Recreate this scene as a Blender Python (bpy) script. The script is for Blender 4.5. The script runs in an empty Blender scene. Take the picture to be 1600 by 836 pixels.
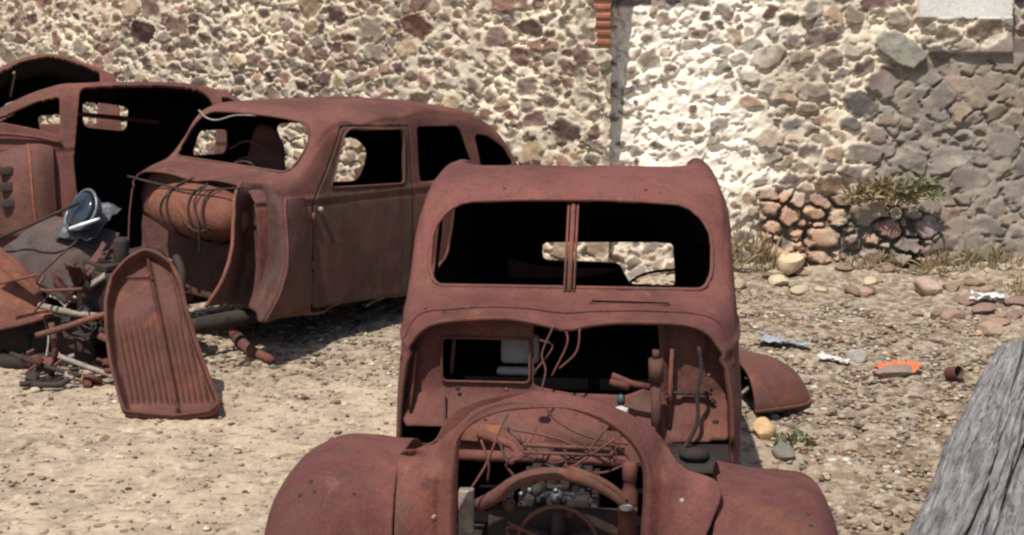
import bpy, math, random
import numpy as np
from mathutils import Vector, Matrix, Euler

random.seed(7)
RNG = np.random.default_rng(11)
scene = bpy.context.scene
COL = scene.collection
R = math.radians

# ------------------------------------------------------------------ helpers
def lin(r, g, b):
    out = []
    for c in (r, g, b):
        c = c / 255.0
        out.append(c / 12.92 if c <= 0.04045 else ((c + 0.055) / 1.055) ** 2.4)
    return np.array(out)

def _hash(ix, iy, iz, seed):
    h = (ix.astype(np.int64) * 374761393 + iy.astype(np.int64) * 668265263 +
         iz.astype(np.int64) * 2147483647 + seed * 1274126177) & 0xFFFFFFFF
    h = ((h ^ (h >> 13)) * 1274126177) & 0xFFFFFFFF
    h = (h ^ (h >> 16)) & 0xFFFFFFFF
    return h / 4294967295.0

def vnoise(x, y, z=None, seed=0):
    x = np.asarray(x, float); y = np.asarray(y, float)
    z = np.zeros_like(x) if z is None else np.asarray(z, float)
    ix, iy, iz = np.floor(x), np.floor(y), np.floor(z)
    fx, fy, fz = x - ix, y - iy, z - iz
    fx = fx * fx * (3 - 2 * fx); fy = fy * fy * (3 - 2 * fy); fz = fz * fz * (3 - 2 * fz)
    r = 0
    for dx in (0, 1):
        for dy in (0, 1):
            for dz in (0, 1):
                w = (fx if dx else 1 - fx) * (fy if dy else 1 - fy) * (fz if dz else 1 - fz)
                r = r + w * _hash(ix + dx, iy + dy, iz + dz, seed)
    return r * 2 - 1

def fbm(x, y, z=None, oct=4, seed=0):
    a, s, t = 1.0, 0.0, 0.0
    f = 1.0
    for k in range(oct):
        s = s + a * vnoise(np.asarray(x) * f, np.asarray(y) * f, None if z is None else np.asarray(z) * f, seed + k * 17)
        t += a; a *= 0.5; f *= 2.03
    return s / t

def smooth(a, b, x):
    t = np.clip((x - a) / (b - a), 0, 1)
    return t * t * (3 - 2 * t)

def mesh_fast(name, V, F):
    V = np.asarray(V, dtype=np.float32); F = np.asarray(F, dtype=np.int32)
    me = bpy.data.meshes.new(name)
    n = F.shape[1]
    me.vertices.add(len(V)); me.vertices.foreach_set('co', V.ravel())
    me.loops.add(F.size); me.loops.foreach_set('vertex_index', F.ravel())
    me.polygons.add(len(F))
    me.polygons.foreach_set('loop_start', np.arange(0, F.size, n, dtype=np.int32))
    me.update(calc_edges=True)
    return me

def link(name, V, F, mat, parent=None, smooth_=True, solid=0.0, bevel=0.0, colors=None, off=-1, angle=None, inside=None):
    if isinstance(F, np.ndarray) and F.ndim == 2:
        me = mesh_fast(name, V, F)
    else:
        me = bpy.data.meshes.new(name)
        me.from_pydata([tuple(map(float, v)) for v in V], [], [tuple(int(i) for i in f) for f in F])
        me.update()
    me.validate()
    if smooth_:
        me.polygons.foreach_set('use_smooth', np.ones(len(me.polygons), dtype=bool))
        if angle:
            try:
                me.set_sharp_from_angle(angle=R(angle))
            except Exception:
                pass
    if mat is not None:
        me.materials.append(mat)
    if colors is not None:
        a = me.attributes.new('Col', 'FLOAT_COLOR', 'POINT')
        c = np.ones((len(me.vertices), 4), dtype=np.float32); c[:, :3] = colors
        a.data.foreach_set('color', c.ravel())
    ob = bpy.data.objects.new(name, me)
    COL.objects.link(ob)
    if parent is not None:
        ob.parent = parent
    if solid:
        m = ob.modifiers.new('thick', 'SOLIDIFY'); m.thickness = solid; m.offset = off
        if inside is not None:
            me.materials.append(inside); m.material_offset = 1; m.material_offset_rim = 0
    if bevel:
        m = ob.modifiers.new('round', 'BEVEL'); m.width = bevel; m.segments = 2; m.limit_method = 'ANGLE'
    return ob

def empty(name, loc, rot=(0, 0, 0)):
    o = bpy.data.objects.new(name, None); COL.objects.link(o)
    o.location = loc; o.rotation_euler = rot
    o.empty_display_size = 0.1
    return o

def tag(o, label, cat, group=None):
    o['label'] = label; o['category'] = cat
    if group: o['group'] = group
    return o

def catmull(P, n, closed=False):
    P = np.asarray(P, float); N = len(P); out = []
    segs = N if closed else N - 1
    for i in range(segs):
        if closed:
            p0, p1, p2, p3 = P[(i - 1) % N], P[i], P[(i + 1) % N], P[(i + 2) % N]
        else:
            p0 = P[i - 1] if i > 0 else 2 * P[0] - P[1]
            p1, p2 = P[i], P[i + 1]
            p3 = P[i + 2] if i + 2 < N else 2 * P[-1] - P[-2]
        t = np.linspace(0, 1, n, endpoint=False)[:, None]
        out.append(0.5 * ((2 * p1) + (-p0 + p2) * t + (2 * p0 - 5 * p1 + 4 * p2 - p3) * t ** 2 + (-p0 + 3 * p1 - 3 * p2 + p3) * t ** 3))
    if not closed:
        out.append(P[-1:][:])
    return np.vstack(out)

def tube_geo(P, r, n=8, closed=False, caps=True, wob=0.0):
    P = np.asarray(P, float); N = len(P)
    r = np.full(N, r) if np.isscalar(r) else np.asarray(r, float)
    V = []; F = []
    T = np.zeros_like(P)
    for i in range(N):
        a = P[(i - 1) % N] if (closed or i > 0) else P[i]
        b = P[(i + 1) % N] if (closed or i < N - 1) else P[i]
        T[i] = (b - a) / (np.linalg.norm(b - a) + 1e-9)
    up = np.array([0, 0, 1.0]) if abs(T[0][2]) < 0.9 else np.array([1.0, 0, 0])
    nrm = np.cross(T[0], up); nrm /= np.linalg.norm(nrm)
    for i in range(N):
        nrm = nrm - T[i] * (nrm @ T[i]); nrm /= np.linalg.norm(nrm) + 1e-9
        bn = np.cross(T[i], nrm)
        for k in range(n):
            a = 2 * math.pi * k / n
            rr = r[i] * (1 + (random.uniform(-wob, wob) if wob else 0))
            V.append(P[i] + rr * (math.cos(a) * nrm + math.sin(a) * bn))
    m = N if closed else N - 1
    for i in range(m):
        j = (i + 1) % N
        for k in range(n):
            l = (k + 1) % n
            F.append((i * n + k, i * n + l, j * n + l, j * n + k))
    if not closed and caps:
        F.append(tuple(range(n - 1, -1, -1)))
        F.append(tuple((N - 1) * n + k for k in range(n)))
    return np.array(V), F

def tube(name, P, r, mat, parent=None, n=8, closed=False, sm=0, wob=0.0):
    if sm:
        P = catmull(P, sm, closed)
        if not np.isscalar(r):
            r = np.interp(np.linspace(0, 1, len(P)), np.linspace(0, 1, len(r)), r)
    V, F = tube_geo(P, r, n, closed, True, wob)
    return link(name, V, F, mat, parent)

class Geo:
    """collects several small solids into one mesh"""
    def __init__(s): s.V = []; s.F = []; s.n = 0
    def add(s, V, F):
        V = np.asarray(V, float)
        s.V.append(V); s.F += [tuple(i + s.n for i in f) for f in F]; s.n += len(V); return s
    def tube(s, P, r, n=8, closed=False, sm=0):
        if sm: P = catmull(P, sm, closed)
        V, F = tube_geo(P, r, n, closed); return s.add(V, F)
    def box(s, c, d, rot=(0, 0, 0)):
        c = np.asarray(c, float); hx, hy, hz = np.asarray(d, float) / 2
        V = np.array([(x, y, z) for x in (-hx, hx) for y in (-hy, hy) for z in (-hz, hz)])
        M = np.array(Euler(rot).to_matrix())
        V = V @ M.T + c
        return s.add(V, [(0, 1, 3, 2), (4, 6, 7, 5), (0, 4, 5, 1), (2, 3, 7, 6), (0, 2, 6, 4), (1, 5, 7, 3)])
    def lathe(s, prof, n=24, M=None, at=(0, 0, 0)):
        prof = np.asarray(prof, float); m = len(prof); V = []; F = []
        for r, z in prof:
            for k in range(n):
                a = 2 * math.pi * k / n; V.append((r * math.cos(a), r * math.sin(a), z))
        for i in range(m - 1):
            for k in range(n):
                l = (k + 1) % n; F.append((i * n + k, i * n + l, (i + 1) * n + l, (i + 1) * n + k))
        F.append(tuple(range(n - 1, -1, -1))); F.append(tuple((m - 1) * n + k for k in range(n)))
        V = np.array(V)
        if M is not None: V = V @ np.array(M).T
        return s.add(V + np.asarray(at, float), F)
    def build(s, name, mat, parent=None, **k):
        return link(name, np.vstack(s.V), s.F, mat, parent, **k)

def rpoly(P, r, n=6):
    """polygon with rounded corners; r a number or one per corner"""
    P = np.asarray(P, float); N = len(P); out = []
    for i in range(N):
        ri = r if np.isscalar(r) else r[i]
        a, b, c = P[i - 1], P[i], P[(i + 1) % N]
        la, lc = np.linalg.norm(a - b), np.linalg.norm(c - b)
        d = min(ri, 0.48 * la, 0.48 * lc)
        p, q = b + (a - b) / la * d, b + (c - b) / lc * d
        for t in np.linspace(0, 1, n):
            out.append((1 - t) ** 2 * p + 2 * t * (1 - t) * b + t * t * q)
    return np.array(out)

def inpoly(pts, poly):
    x, y = pts[:, 0], pts[:, 1]; res = np.zeros(len(pts), bool)
    N = len(poly)
    for i in range(N):
        x1, y1 = poly[i]; x2, y2 = poly[(i + 1) % N]
        c = ((y1 > y) != (y2 > y))
        with np.errstate(divide='ignore', invalid='ignore'):
            xi = (x2 - x1) * (y - y1) / (y2 - y1 + 1e-12) + x1
        res ^= c & (x < xi)
    return res

def nearest(pts, poly):
    best = np.full(len(pts), 1e9); out = pts.copy()
    N = len(poly)
    for i in range(N):
        a, b = poly[i], poly[(i + 1) % N]; d = b - a
        t = np.clip(((pts - a) @ d) / (d @ d + 1e-12), 0, 1)[:, None]
        q = a + t * d; dist = np.linalg.norm(q - pts, axis=1)
        m = dist < best
        best[m] = dist[m]; out[m] = q[m]
    return out, best

def polydist(pts, poly):
    return nearest(pts, poly)[1]

def cut(P, cuts, maxsnap=0.03):
    """P: (n,m,3) grid. cuts: list of (axes, polygon, selector, keep_inside). Returns V, quads"""
    n, m, _ = P.shape
    V = P.reshape(-1, 3).copy()
    idx = np.arange(n * m).reshape(n, m)
    Q = np.stack([idx[:-1, :-1], idx[1:, :-1], idx[1:, 1:], idx[:-1, 1:]], -1).reshape(-1, 4)
    alive = np.ones(len(Q), bool)
    V0 = V.copy(); cen = V0[Q].mean(1)
    for axes, poly, sel, keep in cuts:
        poly = np.asarray(poly, float)
        ins = inpoly(cen[:, axes], poly) & sel(cen)
        kill = ~ins if keep else ins
        used_dead = np.zeros(len(V), bool); used_dead[Q[kill].ravel()] = True
        alive &= ~kill
        used_live = np.zeros(len(V), bool); used_live[Q[alive].ravel()] = True
        b = np.where(used_dead & used_live)[0]
        if len(b):
            q, dist = nearest(V0[b][:, axes], poly)
            ok = dist < maxsnap
            vb = V[b]; tmp = vb[:, axes].copy(); tmp[ok] = q[ok]
            vb[:, axes] = tmp; V[b] = vb
    Q = Q[alive]
    used = np.unique(Q); remap = np.full(len(V), -1); remap[used] = np.arange(len(used))
    return V[used], remap[Q]

def pchip(x, Y, xn):
    x = np.asarray(x, float); Y = np.asarray(Y, float); xn = np.asarray(xn, float)
    h = np.diff(x); sh = (len(h),) + (1,) * (Y.ndim - 1)
    d = np.diff(Y, axis=0) / h.reshape(sh)
    m = np.zeros_like(Y)
    m[0], m[-1] = d[0], d[-1]
    a, b = d[:-1], d[1:]
    with np.errstate(divide='ignore', invalid='ignore'):
        hm = np.where(a * b > 0, 2 * a * b / (a + b), 0)
    m[1:-1] = hm
    k = np.clip(np.searchsorted(x, xn) - 1, 0, len(h) - 1)
    t = ((xn - x[k]) / h[k]).reshape((-1,) + (1,) * (Y.ndim - 1)); hk = h[k].reshape(t.shape)
    return ((2 * t ** 3 - 3 * t ** 2 + 1) * Y[k] + (t ** 3 - 2 * t ** 2 + t) * hk * m[k] +
            (-2 * t ** 3 + 3 * t ** 2) * Y[k + 1] + (t ** 3 - t ** 2) * hk * m[k + 1])

# ------------------------------------------------------------------ materials
def new_mat(name):
    m = bpy.data.materials.new(name); m.use_nodes = True
    nt = m.node_tree; nt.nodes.clear()
    out = nt.nodes.new('ShaderNodeOutputMaterial'); b = nt.nodes.new('ShaderNodeBsdfPrincipled')
    nt.links.new(b.outputs[0], out.inputs[0])
    return m, nt, b

def nz(nt, vec, scale, detail=5, rough=0.55, stretch=None):
    if stretch:
        mp = nt.nodes.new('ShaderNodeMapping'); mp.inputs['Scale'].default_value = stretch
        nt.links.new(vec, mp.inputs['Vector']); vec = mp.outputs[0]
    n = nt.nodes.new('ShaderNodeTexNoise'); n.inputs['Scale'].default_value = scale
    n.inputs['Detail'].default_value = detail; n.inputs['Roughness'].default_value = rough
    nt.links.new(vec, n.inputs['Vector'])
    return n.outputs['Fac']

def ramp(nt, fac, stops):
    r = nt.nodes.new('ShaderNodeValToRGB'); e = r.color_ramp.elements
    while len(e) > len(stops): e.remove(e[-1])
    while len(e) < len(stops): e.new(1)
    for k, (p, c) in enumerate(stops):
        e[k].position = p; e[k].color = (c[0], c[1], c[2], 1) if not np.isscalar(c) else (c, c, c, 1)
    nt.links.new(fac, r.inputs[0]); return r.outputs[0]

def mixc(nt, fac, a, b, mode='MIX'):
    m = nt.nodes.new('ShaderNodeMix'); m.data_type = 'RGBA'; m.blend_type = mode
    for s, v in ((0, fac), (6, a), (7, b)):
        if hasattr(v, 'is_output'):
            nt.links.new(v, m.inputs[s])
        elif np.isscalar(v): m.inputs[s].default_value = v
        else: m.inputs[s].default_value = (v[0], v[1], v[2], 1)
    return m.outputs[2]

def bump(nt, b, h, dist, strength=0.5):
    n = nt.nodes.new('ShaderNodeBump'); n.inputs['Distance'].default_value = dist; n.inputs['Strength'].default_value = strength
    nt.links.new(h, n.inputs['Height']); nt.links.new(n.outputs[0], b.inputs['Normal'])

def mat_rust(name, main=(0.178, 0.061, 0.050), dark=(0.085, 0.036, 0.032), orange=(0.30, 0.105, 0.05),
             olive=(0.10, 0.07, 0.045), stain=0.35, spots=0.5, rough=0.78):
    m, nt, b = new_mat(name)
    tc = nt.nodes.new('ShaderNodeTexCoord').outputs['Object']
    main = np.array(main)
    c = ramp(nt, nz(nt, tc, 2.2, 7, 0.65), [(0.30, main * 0.60), (0.48, main), (0.60, main * np.array((1.05, 1.1, 1.12))), (0.75, main * 1.30)])
    bl = ramp(nt, nz(nt, tc, 0.9, 8, 0.72), [(0.43, 0.0), (0.56, 0.85)])
    c = mixc(nt, bl, c, main * np.array((0.55, 0.55, 0.58)))
    pt = ramp(nt, nz(nt, tc, 5.5, 9, 0.75), [(0.60, 0.0), (0.68, 0.5)])
    c = mixc(nt, pt, c, np.array((0.27, 0.15, 0.135)) * main[0] / 0.2)
    o = ramp(nt, nz(nt, tc, 3.7, 7, 0.65), [(0.53, 0.0), (0.66, spots)])
    c = mixc(nt, o, c, orange)
    s = ramp(nt, nz(nt, tc, 1.0, 6, 0.7, (11, 11, 1.2)), [(0.46, 0.0), (0.68, stain)])
    c = mixc(nt, s, c, olive)
    d = ramp(nt, nz(nt, tc, 14, 8, 0.7), [(0.57, 0.0), (0.69, 0.8)])
    c = mixc(nt, d, c, dark)
    f = nz(nt, tc, 90, 4, 0.7)
    c = mixc(nt, 1.0, c, ramp(nt, f, [(0.25, 0.72), (0.75, 1.25)]), 'MULTIPLY')
    nt.links.new(c, b.inputs['Base Color'])
    b.inputs['Roughness'].default_value = rough
    b.inputs['Specular IOR Level'].default_value = 0.3
    bump(nt, b, nz(nt, tc, 38, 8, 0.75), 0.009, 0.6)
    return m

def mat_plain(name, a, bcol, scale=20, rough=0.8, metal=0.0, bdist=0.004, spec=0.3):
    m, nt, b = new_mat(name)
    tc = nt.nodes.new('ShaderNodeTexCoord').outputs['Object']
    c = ramp(nt, nz(nt, tc, scale, 6, 0.65), [(0.35, a), (0.65, bcol)])
    nt.links.new(c, b.inputs['Base Color'])
    b.inputs['Roughness'].default_value = rough; b.inputs['Metallic'].default_value = metal
    b.inputs['Specular IOR Level'].default_value = spec
    bump(nt, b, nz(nt, tc, scale * 3, 5, 0.7), bdist, 0.5)
    return m

def mat_attr(name, fine=60, amt=(0.75, 1.25), rough=0.92, bd=0.006):
    m, nt, b = new_mat(name)
    tc = nt.nodes.new('ShaderNodeTexCoord').outputs['Object']
    a = nt.nodes.new('ShaderNodeAttribute'); a.attribute_name = 'Col'
    c = mixc(nt, 1.0, a.outputs['Color'], ramp(nt, nz(nt, tc, fine, 6, 0.7), [(0.3, amt[0]), (0.7, amt[1])]), 'MULTIPLY')
    nt.links.new(c, b.inputs['Base Color']); b.inputs['Roughness'].default_value = rough
    b.inputs['Specular IOR Level'].default_value = 0.2
    bump(nt, b, nz(nt, tc, fine * 1.5, 6, 0.7), bd, 0.6)
    return m

M_RUST = mat_rust('rust_red', spots=0.34, orange=(0.26, 0.095, 0.055))
M_RUST2 = mat_rust('rust_brown', main=(0.175, 0.062, 0.050), stain=0.6, spots=0.4)
M_RUST3 = mat_rust('rust_dull', main=(0.145, 0.058, 0.047), stain=0.75, spots=0.5)
M_DOOR = mat_rust('rust_mottled', main=(0.105, 0.046, 0.038), dark=(.05, .03, .026), orange=(.17, .06, .048), olive=(.095, .072, .045), stain=0.8, spots=0.7)
M_RUSTO = mat_rust('rust_orange', main=(0.235, 0.083, 0.052), stain=0.3, spots=0.9, orange=(0.36, 0.14, 0.06))
M_DARK = mat_rust('rust_black', main=(0.050, 0.036, 0.032), dark=(0.012, 0.011, 0.011), orange=(0.14, 0.06, 0.035), stain=0.5, spots=0.5, olive=(0.035, 0.033, 0.028))
M_SHEET = mat_rust('sooty_sheet', main=(.11, .075, .066), dark=(.03, .026, .025), stain=.8, spots=.3, olive=(.08, .07, .062))
M_INNER = mat_rust('rust_shaded_inside', main=(0.009, 0.008, 0.009), dark=(0.005, 0.005, 0.005), orange=(0.02, 0.012, 0.009), stain=0.4, spots=0.3, olive=(0.012, 0.011, 0.010))  # near-black so the unlit cabins' shade is painted into the inner faces
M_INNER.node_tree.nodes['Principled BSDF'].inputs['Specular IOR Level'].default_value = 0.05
M_STEEL = mat_plain('bare_steel', (0.10, 0.11, 0.12), (0.28, 0.30, 0.33), 14, 0.42, 0.6, 0.003, 0.5)
M_GREY = mat_plain('grey_paint', (0.22, 0.21, 0.20), (0.32, 0.30, 0.29), 25, 0.7)
M_PALE = mat_plain('pale_metal', (0.20, 0.15, 0.125), (0.34, 0.28, 0.24), 30, 0.6)
M_CABLE = mat_plain('old_cable', (0.03, 0.022, 0.02), (0.09, 0.05, 0.04), 40, 0.8)
M_WHITE = mat_plain('white_scrap', (0.42, 0.40, 0.36), (0.66, 0.64, 0.60), 60, 0.6)
M_ORANGE = mat_plain('orange_scrap', (0.55, 0.12, 0.045), (0.78, 0.20, 0.08), 40, 0.6)
M_BLUE = mat_plain('blue_scrap', (0.20, 0.24, 0.30), (0.40, 0.42, 0.44), 40, 0.55)
M_ATTR = mat_attr('rubble_masonry')
M_GROUND = mat_attr('dry_ground', 70, (0.72, 1.28), 0.95, 0.008)
M_PEBBLE = mat_attr('pebbles', 40, (0.8, 1.2), 0.9, 0.004)

# ------------------------------------------------------------------ sky, sun, camera
SUN = Vector((-0.20, -0.43, 0.88)).normalized()
w = bpy.data.worlds.new('World'); scene.world = w; w.use_nodes = True
nt = w.node_tree; nt.nodes.clear()
wo = nt.nodes.new('ShaderNodeOutputWorld'); bg = nt.nodes.new('ShaderNodeBackground')
sky = nt.nodes.new('ShaderNodeTexSky'); sky.sky_type = 'NISHITA'; sky.sun_disc = False
sky.sun_elevation = math.asin(SUN.z); sky.sun_rotation = math.atan2(SUN.x, SUN.y)
sky.dust_density = 2.0
bg.inputs['Strength'].default_value = 0.10
nt.links.new(sky.outputs[0], bg.inputs[0]); nt.links.new(bg.outputs[0], wo.inputs[0])
sl = bpy.data.lights.new('sun', 'SUN'); sl.energy = 4.6; sl.angle = R(0.53); sl.color = (1.0, 0.95, 0.87)
so = bpy.data.objects.new('sun', sl); COL.objects.link(so)
so.rotation_euler = SUN.to_track_quat('Z', 'Y').to_euler(); so.location = (-6, -6, 12)

cd = bpy.data.cameras.new('camera'); cam = bpy.data.objects.new('camera', cd); COL.objects.link(cam)
cd.sensor_width = 36; cd.lens = 36 * 2417 / 1600; cd.clip_end = 2000
cam.location = (0, 0, 2.55); cam.rotation_euler = (R(90 - 10.8), 0, 0)
scene.camera = cam
scene.view_settings.view_transform = 'Standard'; scene.view_settings.look = 'None'
scene.view_settings.gamma = 1.0; scene.view_settings.exposure = 0.05
try:
    scene.cycles.filter_width = 2.3
    scene.cycles.max_bounces = 6
except Exception:
    pass

# ------------------------------------------------------------------ ground
def wall_line(x):                         # face of the long wall that runs away to the left
    return 12.90 - 0.60 * (x - 0.82)

def ground_z(x, y):
    x = np.asarray(x, float); y = np.asarray(y, float)
    h = 0.025 * fbm(x * 0.9, y * 0.9, oct=3, seed=5)
    h = h + 0.16 * smooth(1.1, 0.0, 13.0 - y) * smooth(0.9, 2.2, x) * (0.7 + 0.5 * vnoise(x * 1.7, y * 1.7, seed=9))
    h = h + 0.05 * smooth(3.0, 4.5, x) * smooth(9, 12, y)
    far = smooth(14.5, 17, y) + smooth(6.5, 9, np.abs(x)) + smooth(5.5, 3, y)
    return h * (1 - np.clip(far, 0, 1))

def rough_zone(x, y):
    """0 = fine tan gravel, 1 = coarse greyish rubble"""
    a = smooth(0.9, 2.0, x + 0.5 * vnoise(x * 1.3, y * 1.3, seed=21))
    b = smooth(9.0, 10.2, y + 0.35 * vnoise(x * 2, y * 2, seed=31)) * 0.75
    c = smooth(0.08, 0.42, fbm(x * 1.1, y * 1.1, seed=77)) * 0.75
    return np.clip(np.maximum(np.maximum(a, b), c), 0, 1)

def build_ground():
    def axis(lo, hi, step, outer):
        f = np.arange(lo, hi + 1e-6, step)
        k = [step]; left = []; right = []
        d = step; p = lo
        while p > -outer:
            d *= 1.5; p -= d; left.append(p)
        d = step; p = hi
        while p < outer:
            d *= 1.5; p += d; right.append(p)
        return np.array(left[::-1] + list(f) + right)
    xs = axis(-4.3, 5.0, 0.016, 320); ys = axis(6.0, 13.7, 0.016, 320)
    X, Y = np.meshgrid(xs, ys, indexing='ij')
    Z = ground_z(X, Y)
    fine = ((X > -4.4) & (X < 5.1) & (Y > 5.9) & (Y < 13.8)).astype(float)
    rz = rough_zone(X, Y)
    n1 = fbm(X * 22, Y * 22, oct=3, seed=3); n2 = fbm(X * 7, Y * 7, oct=3, seed=4)
    n3 = vnoise(X * 45, Y * 45, seed=8)
    Z = Z + fine * (0.010 * n1 + 0.016 * n2 * (0.4 + 1.5 * rz) + 0.005 * n3)
    tan = lin(216, 194, 162); tan2 = lin(188, 168, 142); grey = lin(190, 174, 150); brn = lin(138, 120, 98); pale = lin(235, 216, 180)
    m = smooth(-0.5, 0.5, n2)[..., None]
    c = tan * m + tan2 * (1 - m)
    g = grey * smooth(-0.35, 0.4, n1)[..., None] + brn * (1 - smooth(-0.35, 0.4, n1)[..., None])
    c = c * (1 - rz[..., None]) + g * rz[..., None]
    p = smooth(0.15, 0.6, fbm(X * 0.9 + 5, Y * 0.9, seed=41))[..., None] * smooth(11.2, 12.4, Y)[..., None]
    c = c * (1 - p) + pale * p
    st = smooth(0.22, 0.5, fbm(X * 14, Y * 30, oct=3, seed=52))[..., None] * 0.6        # straw bits and dark chips
    c = c * (1 - st) + lin(120, 100, 74) * st
    st = smooth(0.34, 0.6, fbm(X * 40, Y * 26, oct=2, seed=57))[..., None] * 0.5
    c = c * (1 - st) + lin(240, 224, 190) * st
    n, mm = X.shape
    V = np.stack([X, Y, Z], -1).reshape(-1, 3)
    idx = np.arange(n * mm).reshape(n, mm)
    Q = np.stack([idx[:-1, :-1], idx[1:, :-1], idx[1:, 1:], idx[:-1, 1:]], -1).reshape(-1, 4)
    o = link('ground', V, Q, M_GROUND, colors=c.reshape(-1, 3) * np.array((0.70, 0.70, 0.745)))
    o['kind'] = 'structure'

build_ground()

ICO_V = None
def ico():
    t = (1 + 5 ** 0.5) / 2
    V = np.array([(-1, t, 0), (1, t, 0), (-1, -t, 0), (1, -t, 0), (0, -1, t), (0, 1, t), (0, -1, -t), (0, 1, -t),
                  (t, 0, -1), (t, 0, 1), (-t, 0, -1), (-t, 0, 1)], float)
    V /= np.linalg.norm(V[0])
    F = np.array([(0, 11, 5), (0, 5, 1), (0, 1, 7), (0, 7, 10), (0, 10, 11), (1, 5, 9), (5, 11, 4), (11, 10, 2), (10, 7, 6),
                  (7, 1, 8), (3, 9, 4), (3, 4, 2), (3, 2, 6), (3, 6, 8), (3, 8, 9), (4, 9, 5), (2, 4, 11), (6, 2, 10), (8, 6, 7), (9, 8, 1)])
    return V, F
ICO_V, ICO_F = ico()

PEB = [lin(228, 214, 190), lin(200, 184, 160), lin(168, 152, 134), lin(140, 124, 110), lin(188, 160, 128), lin(116, 92, 82), lin(208, 178, 150), lin(236, 228, 214), lin(150, 104, 86)]
def build_gravel():
    n = 42000
    x = RNG.uniform(-4.0, 4.9, n); y = RNG.uniform(6.2, 13.2, n)
    rz = rough_zone(x, y)
    keep = (RNG.random(n) < 0.38 + 0.62 * rz) & (y < wall_line(x) + 0.1)
    x, y, rz = x[keep], y[keep], rz[keep]; n = len(x)
    s = np.exp(RNG.normal(0, 0.5, n)) * (0.0068 + 0.0048 * rz)
    s = np.clip(s, 0.004, 0.024)
    z = ground_z(x, y)
    V = np.zeros((n, 12, 3))
    sc = np.stack([s * RNG.uniform(0.8, 1.6, n), s * RNG.uniform(0.7, 1.3, n), s * RNG.uniform(0.3, 0.6, n)], -1)
    base = ICO_V[None] * RNG.uniform(0.72, 1.22, (n, 12, 1)) * sc[:, None]
    a = RNG.uniform(0, 6.28, n); ca, sa = np.cos(a)[:, None], np.sin(a)[:, None]
    V[..., 0] = base[..., 0] * ca - base[..., 1] * sa + x[:, None]
    V[..., 1] = base[..., 0] * sa + base[..., 1] * ca + y[:, None]
    V[..., 2] = base[..., 2] + (z + 0.25 * s)[:, None]
    F = (ICO_F[None] + (np.arange(n) * 12)[:, None, None]).reshape(-1, 3)
    pal = np.array(PEB); c = pal[RNG.choice(len(PEB), n, p=[.08, .18, .2, .17, .16, .08, .08, .015, .035])] * RNG.uniform(0.75, 1.05, (n, 1))
    o = link('gravel', V.reshape(-1, 3), F, M_PEBBLE, smooth_=False, colors=np.repeat(c, 12, 0) * 0.70)
    o['kind'] = 'stuff'; o['label'] = 'loose pale and grey gravel scattered over the dry ground'
build_gravel()

# ------------------------------------------------------------------ masonry walls
def seeds(x0, x1, z0, z1, rfun, tries, zs):
    P = np.zeros((0, 3)); pts = []
    for k in range(tries):
        f = 1.0 - 0.69 * (k / tries) ** 0.8
        x, z = random.uniform(x0, x1), random.uniform(z0, z1)
        r = rfun(x, z) * f * random.uniform(0.85, 1.15)
        if len(pts):
            A = np.array(pts[-4000:]) if False else P[:len(pts)]
            d = np.hypot(A[:, 0] - x, (A[:, 1] - z) * zs)
            if np.any(d < (A[:, 2] + r) * 0.86): continue
        pts.append((x, z, r))
        if len(pts) > len(P):
            P = np.vstack([P, np.zeros((600, 3))])
        P[len(pts) - 1] = (x, z, r)
    return P[:len(pts)].copy()

def voronoi(X, Z, S, zs):
    sh = X.shape; x = X.ravel(); z = Z.ravel()
    d1 = np.full(len(x), 9.0); d2 = np.full(len(x), 9.0); i1 = np.zeros(len(x), int); r2 = np.zeros(len(x))
    order = np.argsort(x); xs, zz = x[order], z[order]
    for a in range(0, len(x), 3000):
        sl_ = slice(a, a + 3000); xa, za = xs[sl_], zz[sl_]
        cand = np.where((S[:, 0] > xa.min() - 0.5) & (S[:, 0] < xa.max() + 0.5))[0]
        C = S[cand]
        th = (_hash(cand, cand * 0, cand * 0, 3) - .5) * 1.1; asp = zs * (0.75 + 0.6 * _hash(cand, cand * 0, cand * 0, 4))
        ddx, ddz = xa[:, None] - C[None, :, 0], za[:, None] - C[None, :, 1]
        ct, st_ = np.cos(th)[None], np.sin(th)[None]
        D = ((np.abs(ct * ddx + st_ * ddz) ** 3 + np.abs((-st_ * ddx + ct * ddz) * asp[None]) ** 3) ** (1 / 3)) * 1.06 - C[None, :, 2]
        o = np.argpartition(D, 1, axis=1)[:, :2]
        da = np.take_along_axis(D, o, 1); sw = da[:, 0] > da[:, 1]
        o[sw] = o[sw][:, ::-1]; da[sw] = da[sw][:, ::-1]
        k = order[sl_]
        d1[k], d2[k], i1[k] = da[:, 0], da[:, 1], cand[o[:, 0]]
    return d1.reshape(sh), d2.reshape(sh), i1.reshape(sh)

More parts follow.
